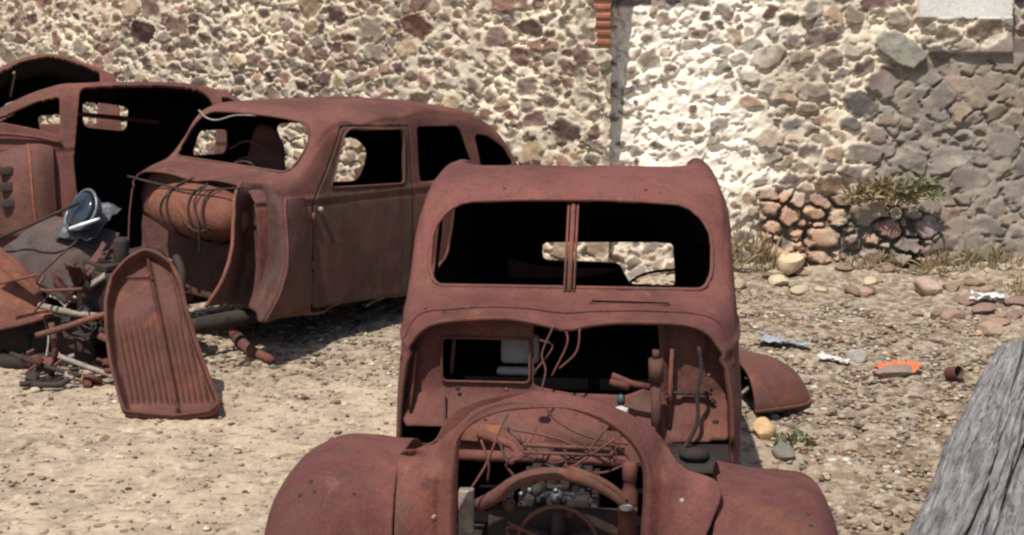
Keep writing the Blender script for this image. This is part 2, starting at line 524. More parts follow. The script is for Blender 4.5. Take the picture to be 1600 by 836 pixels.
def masonry(X, Z, S, mortar_w, prot, seed, zs=1.35, palette=None, weights=None, mort_noise=0.012, gap=0.5):
    """returns displacement (outwards), colours and the stone mask"""
    wx = X + 0.030 * fbm(X * 6, Z * 6, oct=4, seed=seed) + 0.016 * fbm(X * 20, Z * 20, oct=3, seed=seed + 31); wz = Z + 0.024 * fbm(X * 6, Z * 6, oct=4, seed=seed + 50) + 0.014 * fbm(X * 20, Z * 20, oct=3, seed=seed + 33)
    d1, d2, i1 = voronoi(wx, wz, S, zs)
    e = (d2 - d1) * 0.5
    m = smooth(mortar_w, mortar_w + 0.007, e + 0.006 * vnoise(X * 38, Z * 38, seed=seed + 3)) * (1 - smooth(0.02, 0.045, d1))
    smear = smooth(0.02, 0.26, fbm(X * 6.5, Z * 8.5, oct=4, seed=seed + 21)) * smooth(0.060, 0.02, e + 0.02 * vnoise(X * 15, Z * 15, seed=seed + 23))
    m = m * (1 - 0.92 * smear)
    rs = np.random.default_rng(seed)
    n = len(S)
    pr = rs.uniform(0.25, 1.0, n) ** 1.2
    tx, tz = rs.normal(0, 0.16, n), rs.normal(0.08, 0.20, n)
    loc = prot * pr[i1] + (X - S[i1, 0]) * tx[i1] + (Z - S[i1, 1]) * tz[i1] + 0.012 * fbm(X * 16, Z * 16, oct=3, seed=seed + 9)
    dome = np.clip(e / 0.012, 0, 1) ** 0.5
    mort = mort_noise * fbm(X * 13, Z * 13, oct=4, seed=seed + 5) - 0.004
    g = smooth(gap, gap + 0.2, fbm(X * 5.5, Z * 7.5, oct=3, seed=seed + 7)) * (1 - smooth(0.004, 0.02, e))
    lump = smooth(-0.15, 0.35, fbm(X * 9, Z * 11, oct=4, seed=seed + 41))
    mort = mort + 0.015 * lump
    g = np.maximum(g, 0.8 * smooth(0.18, 0.34, fbm(X * 11 + 3, Z * 15, oct=3, seed=seed + 43)))
    h = m * (loc * (0.45 + 0.55 * dome)) + (1 - m) * (mort - 0.040 * g)
    pi = rs.choice(len(palette), n, p=np.array(weights) / np.sum(weights))
    sc = np.array(palette)[pi] * rs.uniform(0.62, 1.08, (n, 1))
    c = sc[i1] * (1 + 0.42 * fbm(X * 14, Z * 22, oct=5, seed=seed + 12))[..., None]
    lum = c.mean(-1, keepdims=True); c = lum + (c - lum) * 0.80
    ds = smooth(0.05, 0.4, fbm(X * 10, Z * 14, oct=4, seed=seed + 14))[..., None] * 0.28
    c = c * (1 - ds) + lin(216, 198, 170) * ds
    return h, c, m, i1, e

def grid_faces(n, m):
    idx = np.arange(n * m).reshape(n, m)
    return np.stack([idx[:-1, :-1], idx[1:, :-1], idx[1:, 1:], idx[:-1, 1:]], -1).reshape(-1, 4)

def wall_sheet(name, base, U, W, disp, col, nvec, depth, end=None):
    """front face as a displaced grid, folded back at both ends and the top so the wall is a solid block"""
    n, m = U.shape
    P = base + nvec * disp[..., None]
    back = -nvec * depth
    P2 = np.zeros((n + 2, m + 2, 3)); C2 = np.zeros((n + 2, m + 2, 3))
    if end is not None: back = back.copy(); back[-1] = end
    P2[1:-1, 1:-1] = P; C2[1:-1, 1:-1] = col
    P2[0, 1:-1] = P[0] + back[0]; P2[-1, 1:-1] = P[-1] + back[-1]
    P2[:, 0] = P2[:, 1]; P2[:, -1] = P2[:, -2]
    P2[1:-1, -1] = P[:, -1] + back[:, -1]; P2[1:-1, 0] = P[:, 0] + back[:, 0]
    P2[0, 0] = P2[0, 1]; P2[0, -1] = P2[0, -2]; P2[-1, 0] = P2[-1, 1]; P2[-1, -1] = P2[-1, -2]
    C2[0], C2[-1] = C2[1], C2[-2]; C2[:, 0], C2[:, -1] = C2[:, 1], C2[:, -2]
    C2[0, 0] = C2[0, 1]; C2[0, -1] = C2[0, -2]; C2[-1, 0] = C2[-1, 1]; C2[-1, -1] = C2[-1, -2]
    return link(name, P2.reshape(-1, 3), grid_faces(n + 2, m + 2), M_ATTR, colors=C2.reshape(-1, 3))

L_PAL = [lin(150, 122, 108), lin(164, 126, 112), lin(150, 132, 114), lin(186, 160, 128), lin(120, 92, 88), lin(198, 168, 126), lin(162, 144, 124), lin(172, 124, 104)]
L_W = [.19, .16, .20, .11, .07, .08, .13, .08]

def build_left_wall():
    L, H = 11.0, 2.95
    u = np.arange(-L, 0.001, 0.0125); z = np.arange(-0.15, H, 0.0125)
    U, Z = np.meshgrid(u, z, indexing='ij')
    S = seeds(-L, 0.05, -0.2, H + .05, lambda x, z: 0.085 if random.random() < 0.72 else 0.145, 28000, 1.3)
    mw = 0.009 + 0.024 * smooth(-0.15, 0.55, fbm(U * 2.1, Z * 2.1, oct=3, seed=61))
    h, c, m, i1, e = masonry(U, Z, S, mw, 0.014, 101, 1.3, L_PAL, L_W, 0.013, 0.10)
    mc = lin(242, 226, 200) * (1 + 0.16 * fbm(U * 9, Z * 9, oct=4, seed=71))[..., None]
    wht = smooth(0.1, 0.6, fbm(U * 1.1 + 3, Z * 1.1, seed=72))[..., None]
    mc = mc * (1 - 0.25 * (1 - wht))
    col = c * m[..., None] + mc * (1 - m[..., None])
    # brick quoin at the free end
    ed = 0.05 * vnoise(Z * 5, Z * 0, seed=81)
    q = (U > -0.17 + ed) & (Z > 1.93)
    rowf = (Z / 0.072) % 1.0; row = np.floor(Z / 0.072)
    bm = smooth(0.08, 0.2, rowf) * (1 - smooth(0.82, 0.94, rowf))
    bc = lin(158, 96, 78) * (0.8 + 0.4 * _hash(row, row * 0, row * 0, 5))[..., None]
    bcol = bc * bm[..., None] + lin(196, 170, 140) * (1 - bm[..., None])
    col = np.where(q[..., None], bcol, col); h = np.where(q, 0.03 * bm - 0.012 + 0.006 * fbm(U * 20, Z * 20, seed=6), h)
    d = np.array([0.8575, -0.5145, 0.0]); nv = np.array([-0.5145, -0.8575, 0.0])
    base = np.array([0.82, 12.90, 0.0]) + U[..., None] * d + Z[..., None] * np.array([0, 0, 1.0])
    col *= 0.9
    o = wall_sheet('rubble_wall', base, U, Z, h, col, np.broadcast_to(nv, base.shape), 0.55, np.array([0.02, 0.6, 0.0]))
    tag(o, 'long rubble stone wall of small brown stones in cream mortar behind the three left wrecks', 'stone wall')
build_left_wall()

R_PAL = [lin(150, 134, 120), lin(128, 108, 104), lin(166, 146, 124), lin(134, 98, 90), lin(178, 146, 116), lin(154, 142, 130), lin(122, 112, 106)]
def build_right_wall():
    x = np.arange(0.55, 6.6, 0.0125); z = np.arange(-0.15, 2.95, 0.0125)
    X, Z = np.meshgrid(x, z, indexing='ij')
    def rf(a, b):
        if a < 1.95: return 0.07 if random.random() < 0.7 else 0.11
        if a < 3.0: return 0.16 if random.random() < 0.3 else 0.10
        return 0.19 if random.random() < 0.3 else 0.11
    S = seeds(0.5, 6.7, -0.2, 3.0, rf, 12000, 1.45)
    # named big stones seen in the photograph
    big = np.array([(3.30, 1.91, .20), (2.18, 1.86, .14), (2.96, 1.47, .15), (3.0, 1.04, .13), (3.75, 1.0, .2), (2.55, 1.05, .10), (2.0, 1.46, .12), (3.9, .82, .15), (2.62, 2.02, .13), (1.75, 1.9, .09)])
    k = np.ones(len(S), bool)
    for bx, bz, br in big:
        k &= np.hypot(S[:, 0] - bx, (S[:, 1] - bz) * 1.45) > br + S[:, 2] * 0.8
    S = np.vstack([big, S[k]])
    zw = smooth(2.35, 1.95, X + 0.25 * vnoise(X * 3, Z * 3, seed=91))                       # white plastered zone
    zw = zw * smooth(.5, .75, Z + 0.15 * vnoise(X * 3, Z * 3, seed=95))
    zg = smooth(3.0, 3.35, X + 0.3 * vnoise(X * 2.5, Z * 2.5, seed=92)) * smooth(2.0, 1.85, Z)  # grey cement zone
    dry = smooth(2.0, 2.25, X) * smooth(3.75, 3.4, X) * smooth(0.85, 0.65, Z + 0.12 * vnoise(X * 4, Z * 2, seed=93))
    mw = 0.008 + 0.02 * smooth(-0.1, 0.5, fbm(X * 2, Z * 2, seed=94)) + 0.055 * zw * smooth(-0.35, 0.15, fbm(X * 4, Z * 4, seed=96)) - 0.006 * dry
    h, c, m, i1, e = masonry(X, Z, S, mw, 0.026, 202, 1.45, R_PAL, [.2, .13, .2, .11, .12, .14, .1], 0.020, 0.12)
    mc = lin(220, 206, 184) * (1 - zw[..., None]) + lin(246, 236, 218) * zw[..., None]
    gc = lin(146, 136, 124) * (1 + 0.42 * fbm(X * 5, Z * 8, oct=5, seed=97))[..., None]
    mc = mc * (1 - zg[..., None]) + gc * zg[..., None]
    mc = mc * (1 + 0.13 * fbm(X * 10, Z * 10, oct=4, seed=98))[..., None]
    stain = smooth(0.05, 0.5, fbm(X * 1.6, Z * 1.2, oct=4, seed=99))[..., None] * smooth(1.9, 2.3, X)[..., None] * 0.45
    mc = mc * (1 - stain) + lin(150, 134, 112) * stain
    mc = mc * (1 - dry[..., None] * 0.75)
    # stones in the cement zone are half rendered over
    film = zg * smooth(-0.5, 0.15, fbm(X * 3.5, Z * 3.5, seed=110)) * 0.72
    c = c * (1 - film[..., None]) + gc * film[..., None] * 0.9
    org = dry * smooth(3.0, 2.5, X) * 0.5
    c = c * (1 - org[..., None]) + lin(204, 158, 126) * org[..., None]
    c = c * (1 + .35 * dry[..., None])
    filmw = zw * smooth(0.0, 0.5, fbm(X * 6, Z * 6, seed=111)) * 0.45
    c = c * (1 - filmw[..., None]) + lin(246, 236, 216) * filmw[..., None]
    h = h + dry * (m * 0.02 - (1 - m) * 0.05)
    h = h - zg * 0.6 * np.maximum(h, 0) * (0.6 + 0.4 * film)
    cap = smooth(0.62, 0.68, Z / 1.0) * 0
    col = c * m[..., None] + mc * (1 - m[..., None])
    # projecting grey ledge stone, plaster panel with the rubble course under it, recessed jamb
    led = (i1 == 0) & (m > 0.5)
    h = h + led * 0.07
    col = np.where(led[..., None], lin(150, 146, 132) * (1 + .2 * fbm(X * 9, Z * 9, seed=4))[..., None], col)
    top = smooth(3.5, 3.58, X) * smooth(1.86, 1.885, Z); h = h + 0.07 * top
    pan = smooth(3.43, 3.45, X) * smooth(4.24, 4.22, X) * smooth(2.165, 2.175, Z)
    h = h * (1 - pan) + pan * (0.085 + 0.004 * fbm(X * 6, Z * 6, seed=5))
    pc = lin(214, 212, 204) * (1 + 0.10 * fbm(X * 5, Z * 5, oct=4, seed=6))[..., None]
    col = col * (1 - pan[..., None]) + pc * pan[..., None]
    jam = smooth(4.24, 4.26, X) * smooth(1.86, 1.88, Z); h = h - 0.16 * jam
    col = col * (1 - 0.35 * jam[..., None])
    gb = smooth(1.75, 1.5, X) * smooth(2.25, 2.29, Z + 0.02 * vnoise(X * 9, Z, seed=2))
    col = col * (1 - gb[..., None]) + lin(140, 130, 120) * gb[..., None]
    nv = np.array([0, -1.0, 0])
    base = np.stack([X, 12.97 + 0.15 * np.clip(Z, 0, 3) + 0.05 * fbm(X * 0.8, Z * 0.8, seed=13), Z], -1)
    o = wall_sheet('stone_wall', base, X, Z, h, col * 0.9, np.broadcast_to(nv, base.shape), 0.55)
    tag(o, 'patched stone wall with white lime plaster and grey cement right of the brick corner', 'stone wall')
build_right_wall()

# ------------------------------------------------------------------ car bodies
def body_grid(stations, nu=15, dy=0.012, dent=0.004, seed=0, bead=1.06, extra=None):
    """stations: (y, [(x,z) * 10] from the sill over the belt and the roof corner to the roof centre)"""
    ys = np.array([s[0] for s in stations]); K = np.array([s[1] for s in stations], float)   # (ns,10,2)
    full = np.concatenate([K[:, ::-1] * 0, K], 1)
    left = K.copy(); left[..., 0] *= -1
    full = np.concatenate([left, K[:, ::-1][:, 1:]], 1)                                       # (ns,19,2)
    yn = np.arange(ys[0], ys[-1] + 1e-6, dy)
    D = pchip(ys, full, yn)                                                                   # (ny,19,2)
    n = 19
    rows = []
    for r in D:
        rows.append(catmull(r, nu))
    D = np.array(rows)
    P = np.zeros((D.shape[0], D.shape[1], 3)); P[..., 0] = D[..., 0]; P[..., 2] = D[..., 1]; P[..., 1] = yn[:, None]
    # pressed belt line
    if bead:
        s = np.sign(P[..., 0]) * (np.abs(P[..., 0]) > 0.55)
        P[..., 0] += s * 0.010 * np.exp(-((P[..., 2] - bead) / 0.016) ** 2) - s * 0.006 * np.exp(-((P[..., 2] - bead + 0.035) / 0.014) ** 2)
    a = dent * fbm(P[..., 0] * 4 + seed, P[..., 1] * 4, P[..., 2] * 4, oct=3, seed=seed)
    P[..., 0] += np.sign(P[..., 0]) * a * smooth(0.3, 0.6, np.abs(P[..., 0])); P[..., 2] += a * smooth(0.7, 0.4, np.abs(P[..., 0]))
    if extra is not None: P = extra(P)
    return P

def st(y, sill, w, belt, top, wr, corner, hump=0.0, bx=None):
    """one hoop: sill height, half width, belt height, roof height, roof half width, corner radius"""
    h = top - belt
    return (y, [(w - 0.015, sill), (w, sill + (belt - sill) * 0.38), (w, sill + (belt - sill) * 0.72), (w - 0.012, belt),
                (w - 0.012 - (w - wr) * 0.45, belt + h * 0.38), (wr, belt + max(h - corner * 1.35, h * 0.55)),
                (wr - corner * 0.22, top - corner * 0.55), (wr - corner * 0.75, top - corner * 0.10 + hump), (0.26, top + 0.002), (0, top + 0.004)])

COWL0 = (0.0, [(.685, .30), (.685, .55), (.675, .80), (.655, .95), (.638, 1.03), (.605, 1.105), (.545, 1.155), (.44, 1.178), (.22, 1.182), (0, 1.160)])
COWL1 = (.16, [(.71, .29), (.715, .55), (.71, .80), (.695, .98), (.68, 1.07), (.65, 1.155), (.59, 1.195), (.47, 1.207), (.24, 1.212), (0, 1.205)])
BASE = (.31, [(.722, .28), (.728, .55), (.728, .80), (.716, 1.0), (.705, 1.10), (.685, 1.185), (.635, 1.222), (.51, 1.232), (.25, 1.238), (0, 1.240)])
HEAD = (.63, [(.73, .28), (.735, .55), (.735, .80), (.728, 1.02), (.712, 1.22), (.69, 1.40), (.665, 1.50), (.60, 1.575), (.30, 1.608), (0, 1.612)])

def right(P): return P[:, 0] > 0.4
def left(P): return P[:, 0] < -0.4

WS = rpoly([(-.565, 1.244), (.565, 1.244), (.60, 1.30), (.603, 1.47), (.50, 1.568), (.2, 1.584), (-.2, 1.584), (-.50, 1.568), (-.603, 1.47), (-.60, 1.30)],
           [.05, .05, .06, .10, .08, .1, .1, .08, .10, .06])

def outline3(P, axes, poly, ymax=None):
    """lift a 2-D outline onto the body grid: nearest grid vertex gives the missing coordinate"""
    V = P.reshape(-1, 3)
    if ymax is not None: V = V[(V[:, 1] < ymax) & (V[:, 1] > .2)]
    miss = [k for k in (0, 1, 2) if k not in axes][0]
    out = []
    for q in poly:
        i = np.argmin(((V[:, axes] - q) ** 2).sum(1)); p = np.zeros(3); p[axes] = q; p[miss] = V[i, miss]; out.append(p)
    return np.array(out)

# ---- the foreground wreck
CAR1 = empty('rusty_car', (0.2128, 6.05, 0.0), (0, 0, R(-4.6)))
tag(CAR1, 'rusty sedan wreck facing the viewer with bonnet, glass and grille gone, nearest the viewer', 'wrecked car', 'rusted car wrecks in front of the stone wall')

def car1():
    rec = 0.06
    def roof(y, top, wr, c, hump, dip):
        s = st(y, .28, .738, 1.02, top, wr, c)
        k = s[1]; k[7] = (0.545, top + hump); k[6] = (0.625, top - 0.035 + hump * 0.5); k[8] = (0.455, top - dip); k[9] = (0, top - dip + 0.01)
        return s
    sts = [COWL0, COWL1, BASE, HEAD, st(.80, .28, .738, 1.02, 1.665, .69, .15), (.98, st(.98, .28, .738, 1.02, 1.678, .682, .14)[1]),
           roof(1.10, 1.672, .68, .12, .024, .020), roof(1.24, 1.655, .68, .12, .034, .06), roof(1.6, 1.61, .675, .12, .03, .05), roof(1.9, 1.57, .67, .12, .01, .02), st(2.1, .28, .735, 1.02, 1.52, .655, .16),
           st(2.35, .28, .72, 1.0, 1.43, .63, .2), st(2.55, .30, .69, .95, 1.29, .60, .2), st(2.72, .32, .65, .85, 1.12, .56, .2), st(2.84, .34, .60, .7, .86, .52, .14), st(2.92, .36, .52, .45, .60, .48, .1)]
    def vdip(P):
        # the pointed dip in the middle of the bonnet edge
        a = np.exp(-(P[..., 0] / 0.05) ** 2) * smooth(0.12, 0.0, P[..., 1]) * (P[..., 2] > 1.0)
        P[..., 2] -= 0.012 * a
        P[..., 2] -= 0.016 * smooth(-.40, -.52, P[..., 0]) * smooth(1.05, 1.15, P[..., 1]) * (P[..., 2] > 1.5)
        return P
    P = body_grid(sts, seed=3, dent=0.010, extra=vdip)
    allsel = lambda q: (q[:, 1] > 0.25) & (q[:, 1] < 0.85) & (q[:, 2] > 1.2)
    rear = rpoly([(-.26, 1.02), (.50, 1.035), (.51, .755), (.25, .755), (.185, .89), (-.14, .90), (-.26, .905)], .03)
    sidewin = [rpoly([(.72, 1.10), (1.36, 1.10), (1.36, 1.46), (.84, 1.50)], .06), rpoly([(1.46, 1.10), (1.98, 1.10), (1.94, 1.38), (1.46, 1.44)], .06)]
    vent = rpoly([(.095, .185), (.42, .185), (.42, .215), (.095, .215)], .012)
    cuts = [([0, 2], WS, allsel, False), ([0, 2], rear, lambda q: q[:, 1] > 2.3, False)]
    for p in sidewin:
        cuts.append(([1, 2], p, right, False)); cuts.append(([1, 2], p, left, False))
    cuts.append(([0, 1], vent, lambda q: (q[:, 2] > 1.1) & (q[:, 1] < .3), False))
    V, Q = cut(P, cuts)
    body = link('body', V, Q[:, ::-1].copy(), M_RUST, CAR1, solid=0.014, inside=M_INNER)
    # raised lip around the windscreen and along the bonnet edge
    lip = outline3(P, [0, 2], WS, .8); lip[:, 1] -= 0.006
    tube('windscreen_trim', lip[::2], 0.009, M_RUST2, CAR1, 6, True)
    edge = P[0][20:-20:3].copy(); edge[:, 1] -= 0.004
    tube('cowl_lip', edge, 0.011, M_RUST2, CAR1, 6)
    e2 = P[9][45:-45:3].copy(); e2[:, 2] += 0.004
    tube('cowl_ridge', e2, 0.007, M_RUST, CAR1, 6)
    Pf = P[(P[:, 0, 1] < 1.0)].reshape(-1, 3)
    for hx, hz in ((-.30, 1.622), (.31, 1.618), (-.58, 1.19), (-.50, 1.186), (-.30, 1.185), (-.25, 1.185)):
        p = Pf[np.argmin((Pf[:, 0] - hx) ** 2 + (Pf[:, 2] - hz) ** 2)]
        V = ICO_V * np.array([.010, .006, .006]) + p; link('bolt_hole', V, [tuple(f) for f in ICO_F], M_DARK, CAR1)
    # centre bar of the windscreen
    g = Geo()
    g.tube([(0.002, .305, 1.235), (0.004, .42, 1.37), (0.006, .545, 1.50), (0.006, .63, 1.595)], 0.012, 6)
    g.tube([(0.022, .30, 1.235), (0.026, .625, 1.59)], 0.006, 5); g.tube([(-0.018, .30, 1.235), (-0.014, .625, 1.59)], 0.006, 5)
    g.build('windscreen_pillar', M_RUST2, CAR1)
    # remains of the glass rubber, bright flecks along the upper edge
    for a, b in ((-.42, -.36), (-.29, -.21), (.14, .2), (.33, .40)):
        tube('rubber_scrap', [(a, .605, 1.581 - .05 * abs(a) ** 2), (b, .605, 1.583 - .05 * abs(b) ** 2)], 0.006, M_PALE, CAR1, 5)
    # slats in the cowl vent
    for c_, d_ in (((.16, .205, 1.195), (.14, .012, .008)), ((.33, .205, 1.192), (.02, .03, .008)), ((.38, .205, 1.19), (.012, .03, .008))):
        g = Geo(); g.box(c_, d_); g.build('vent_bar', M_DARK, CAR1)
    tube('vent_rim', outline3(P, [0, 1], vent)[::2] + np.array([0, 0, 0.003]), 0.004, M_RUST2, CAR1, 5, True)
    # bulkhead with its two openings
    u = np.arange(-.66, .6601, .012); z = np.arange(.30, 1.181, .012)
    U, Zz = np.meshgrid(u, z, indexing='ij')
    dep = .075 + .01 * fbm(U * 6, Zz * 6, seed=2) - 0.16 * smooth(.88, .62, Zz) + 0.02 * smooth(.40, .42, U) - 0.012 * (np.abs(U - .52) < .05) * (Zz > .75)
    G = np.stack([U, dep, Zz], -1)
    outer = rpoly([(-.655, 1.03), (-.58, 1.12), (-.44, 1.165), (.44, 1.165), (.58, 1.12), (.655, 1.03), (.66, .705), (.43, .695), (.36, .61), (-.36, .61), (-.49, .735), (-.655, .735)], .02)
    w1 = rpoly([(-.508, .90), (-.145, .90), (-.145, 1.085), (-.508, 1.085)], .025)
    w2 = rpoly([(-.13, .885), (.02, .86), (.25, .855), (.36, .90), (.385, 1.0), (.37, 1.16), (-.13, 1.16)], .02)
    every = lambda q: np.ones(len(q), bool)
    V, Q = cut(G, [([0, 2], outer, every, True), ([0, 2], w1, every, False), ([0, 2], w2, every, False)])
    fw = link('bulkhead', V, Q, M_RUST2, CAR1, solid=0.008)
    tube('opening_rim', np.array([(p[0], .066 - 0.16 * smooth(.88, .62, p[1]), p[1]) for p in w1])[::2], 0.006, M_RUST2, fw, 5, True)
    # dark space behind: inner dash wall, floor and the pale box seen through the left opening
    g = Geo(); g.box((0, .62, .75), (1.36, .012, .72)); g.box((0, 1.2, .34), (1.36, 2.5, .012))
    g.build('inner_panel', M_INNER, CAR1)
    g = Geo(); g.box((-.195, .20, 1.012), (.16, .05, .125)); g.box((-.21, .20, .915), (.17, .05, .035))
    g.build('heater_box', M_GREY, CAR1, bevel=0.02)
    tube('bracket', [(-.46, .12, 1.09), (-.475, .12, .92)], 0.009, M_RUST2, CAR1, 6)
    # dashboard edge and seats inside the cab
    g = Geo(); g.box((0, .52, 1.15), (1.3, .18, .05)); g.build('dashboard', M_INNER, CAR1, bevel=0.02)
    V = []; 
    strip = [(-.44, 2.55, .955), (-.26, 2.55, .915), (.0, 2.56, .905), (.19, 2.58, .90), (.10, 2.56, .872), (-.10, 2.55, .85), (-.44, 2.54, .848)]
    link('torn_strip', np.array(strip), [tuple(range(len(strip)))], M_RUST, CAR1, False, solid=0.006)
    tube('brace', [(.20, 2.5, .80), (.33, 2.52, .885), (.52, 2.6, .90)], 0.008, M_DARK, CAR1, 6, sm=4)
    tube('roof_bow', [(-.42, 1.55, 1.46), (-.40, 1.2, 1.51), (0, 1.22, 1.53), (.1, 1.25, 1.53)], 0.02, M_RUST2, CAR1, 6)
    # hanging wires and rods at the bulkhead
    for pts in ([(-.043, -.02, 1.165), (-.09, -.03, 1.05), (-.075, -.04, .98), (-.095, -.05, .885)], [(.0, -.0, 1.15), (.01, -.03, 1.09), (-.05, -.04, .96)],
                [(.06, -.01, 1.15), (.048, -.03, 1.06), (-.02, -.04, .99)], [(-.1, -.01, 1.10), (-.05, .0, 1.07), (-.12, -.02, .97)]):
        tube('wire', pts, 0.0045, M_RUST2, CAR1, 5, sm=6)
    g = Geo(); g.tube([(.372, -.08, .715), (.366, -.08, .955)], 0.021, 8); g.tube([(.366, -.08, .955), (.364, -.08, 1.05)], 0.030, 8); g.tube([(.364, -.08, 1.05), (.363, -.08, 1.085)], 0.014, 8)
    g.build('shock_absorber', M_RUST3, CAR1)
    tube('control_rod', [(.533, -.03, 1.09), (.545, -.04, 1.0), (.53, -.05, .90), (.532, -.06, .78), (.46, -.1, .65)], 0.009, M_DARK, CAR1, 6, sm=4)
    g = Geo(); g.tube([(.19, -.03, .965), (.27, -.04, .935), (.345, -.05, .925)], 0.014, 6); g.tube([(.185, -.03, .94), (.26, -.05, .925)], 0.017, 6)
    g.build('pedal_lever', M_RUST, CAR1)
    V = ICO_V * np.array([.035, .02, .022]) + np.array([.228, -.07, .83]); link('broken_insulator', V, [tuple(f) for f in ICO_F], M_WHITE, CAR1, False)
    V = ICO_V * np.array([.02, .02, .03]) + np.array([.228, -.03, .865]); link('glass_bulb', V, [tuple(f) for f in ICO_F], mat_plain('green_glass', (.03, .06, .05), (.07, .11, .10), 30, .3), CAR1)
    g = Geo(); g.box((.50, .055, .875), (.19, .02, .012)); g.build('dark_slot', M_DARK, CAR1)
    tube('edge_strip', [(-.61, .045, 1.03), (-.625, .04, .90), (-.632, .02, .78)], .008, M_RUSTO, CAR1, 6)
    tube('stiffener', [(.43, .05, 1.06), (.425, .04, .90), (.425, .0, .74)], .009, M_RUSTO, CAR1, 6)
    tube('stiffener', [(-.50, .03, .885), (-.49, .0, .80), (-.48, -.04, .74)], .006, M_RUST2, CAR1, 6)
    for bx, by, bz, br in ((-.61, .05, 1.045, .013), (-.44, .05, .875, .011), (-.24, .05, .875, .010), (.60, .06, .84, .014), (.61, .03, .76, .016), (.245, -.01, .80, .012), (-.33, -.02, .80, .009), (.55, .06, 1.03, .012), (.58, .06, .95, .008)):
        V = ICO_V * np.array([br, br * .6, br]) + np.array([bx, by, bz]); link('bolt', V, [tuple(f) for f in ICO_F], M_DARK if br > .0105 else M_RUSTO, CAR1)
    for px, py, pz, sx, sz, mt in ((-.36, -.10, .735, .22, .07, M_RUSTO), (.08, -.12, .735, .30, .06, M_RUST3), (.20, -.06, .80, .12, .05, M_RUST2), (.52, .03, .74, .20, .05, M_RUSTO)):
        g = Geo(); g.box((px, py, pz), (sx, .012, sz), (R(-18), R(3), 0)); g.build('patch_plate', mt, CAR1, bevel=.003)
    rw = np.random.default_rng(5)
    for k in range(12):
        a0 = np.array([rw.uniform(-.19, .19), rw.uniform(-.62, -.4), rw.uniform(.62, .88)]); d = np.clip(rw.normal(size=3), -1.3, 1.3) * np.array([.085, .05, .07])
        tube('wire', [a0 - d, a0 + rw.normal(size=3) * .03, a0 + d * .6 + rw.normal(size=3) * .04, a0 + d * 1.2], rw.uniform(.003, .006), [M_CABLE, M_RUST3, M_RUST2, M_RUST3][k % 4], CAR1, 5, sm=6)
    for k in range(7):
        a0 = np.array([rw.uniform(-.2, .2), rw.uniform(-.68, -.5), rw.uniform(.50, .66)])
        g = Geo(); g.lathe([(.02, 0), (.025, .03), (.012, .05)], 8, np.array(Euler(rw.uniform(-1, 1, 3)).to_matrix()), a0); g.build('fitting', [M_DARK, M_STEEL, M_RUST3][k % 3], CAR1)
    # right and left inner aprons below the bulkhead
    g = Geo(); g.box((.53, -.14, .66), (.26, .22, .012), (R(12), 0, 0)); g.build('splash_panel', M_DARK, CAR1); g = Geo(); g.box((-.56, -.12, .64), (.20, .2, .012), (R(10), 0, 0)); g.build('splash_panel', M_DARK, CAR1)
    V = ICO_V * np.array([.07, .05, .03]) + np.array([.52, -.16, .685]); link('bump_stop', V, [tuple(f) for f in ICO_F], M_DARK, CAR1)

    # ---------------- front sheet metal: grille shell with the catwalks
    inner = np.array([(-.33, .40), (-.325, .55), (-.322, .70), (-.317, .85), (-.311, .95), (-.297, 1.01), (-.255, 1.062), (-.18, 1.097), (-.10, 1.112), (-.03, 1.115), (.05, 1.108), (.13, 1.085),
                      (.20, 1.05), (.255, 1.005), (.292, .955), (.311, .90), (.314, .80), (.309, .70), (.304, .55), (.300, .40)])
    outer = np.array([(-.525, .40), (-.526, .55), (-.527, .70), (-.528, .83), (-.528, .905), (-.47, .930), (-.405, .965), (-.355, 1.05), (-.27, 1.10), (-.14, 1.135), (0, 1.150), (.13, 1.136),
                      (.23, 1.098), (.31, 1.05), (.37, .995), (.45, .895), (.575, .845), (.545, .74), (.515, .66), (.47, .40)])
    def wing_front(z):
        c = np.clip((z - .22) / (.90 - .22), 0, 1) ** (1 / .66)
        return -.87 - .27 * np.sqrt(1 - c * c) ** .9
    # even out the two loops
    N = 160
    def rs(L):
        C = catmull(L, 10); s = np.r_[0, np.cumsum(np.linalg.norm(np.diff(L, axis=0), axis=1))]
        k = np.linspace(0, len(C) - 1, N); i = np.floor(k).astype(int).clip(0, len(C) - 2); t = (k - i)[:, None]
        return C[i] * (1 - t) + C[i + 1] * t
    A, B = rs(inner), rs(outer)
    MR = 26; rows = []
    for j in range(MR + 1):
        t = j / MR
        p = A * (1 - t) + B * t
        wid = np.linalg.norm(B - A, axis=1)
        d = t * wid
        # rolled edge at the opening, raised rib behind it, falling away to the rear edge
        y = -1.05 + 0.022 * np.exp(-(d / 0.008) ** 2) - 0.014 * np.exp(-((d - 0.022) / 0.012) ** 2)
        side = smooth(.97, .85, p[:, 1])
        y = y + (1 - side) * 0.10 * (np.clip(d / 0.05, 0, 1.6)) ** 1.5 * 0.5
        groove = np.exp(-((d - 0.062) / 0.012) ** 2) * side * 0.012
        y = y + groove
        # sweep back to meet the wing along the seam
        tgt = wing_front(p[:, 1])
        y = y * (1 - side * smooth(.06, .20, d)) + tgt * side * smooth(.06, .20, d)
        y = np.where(p[:, 1] < .86, y, y)
        rows.append(np.stack([p[:, 0], y, p[:, 1]], -1))
    # turned-back rear flange
    last = rows[-1].copy(); last[:, 1] += 0.05; last[:, 2] -= 0.012; rows.append(last)
    first = rows[0].copy(); first[:, 1] += 0.045; first[:, 0] += 0.004 * np.sign(first[:, 0]); rows.insert(0, first)
    G = np.array(rows)
    G[..., 1] += 0.004 * fbm(G[..., 0] * 5, G[..., 2] * 5, seed=33)
    n, m, _ = G.shape
    link('grille_shell', G.reshape(-1, 3), grid_faces(n, m)[:, ::-1].copy(), M_RUST, CAR1, solid=0.007)
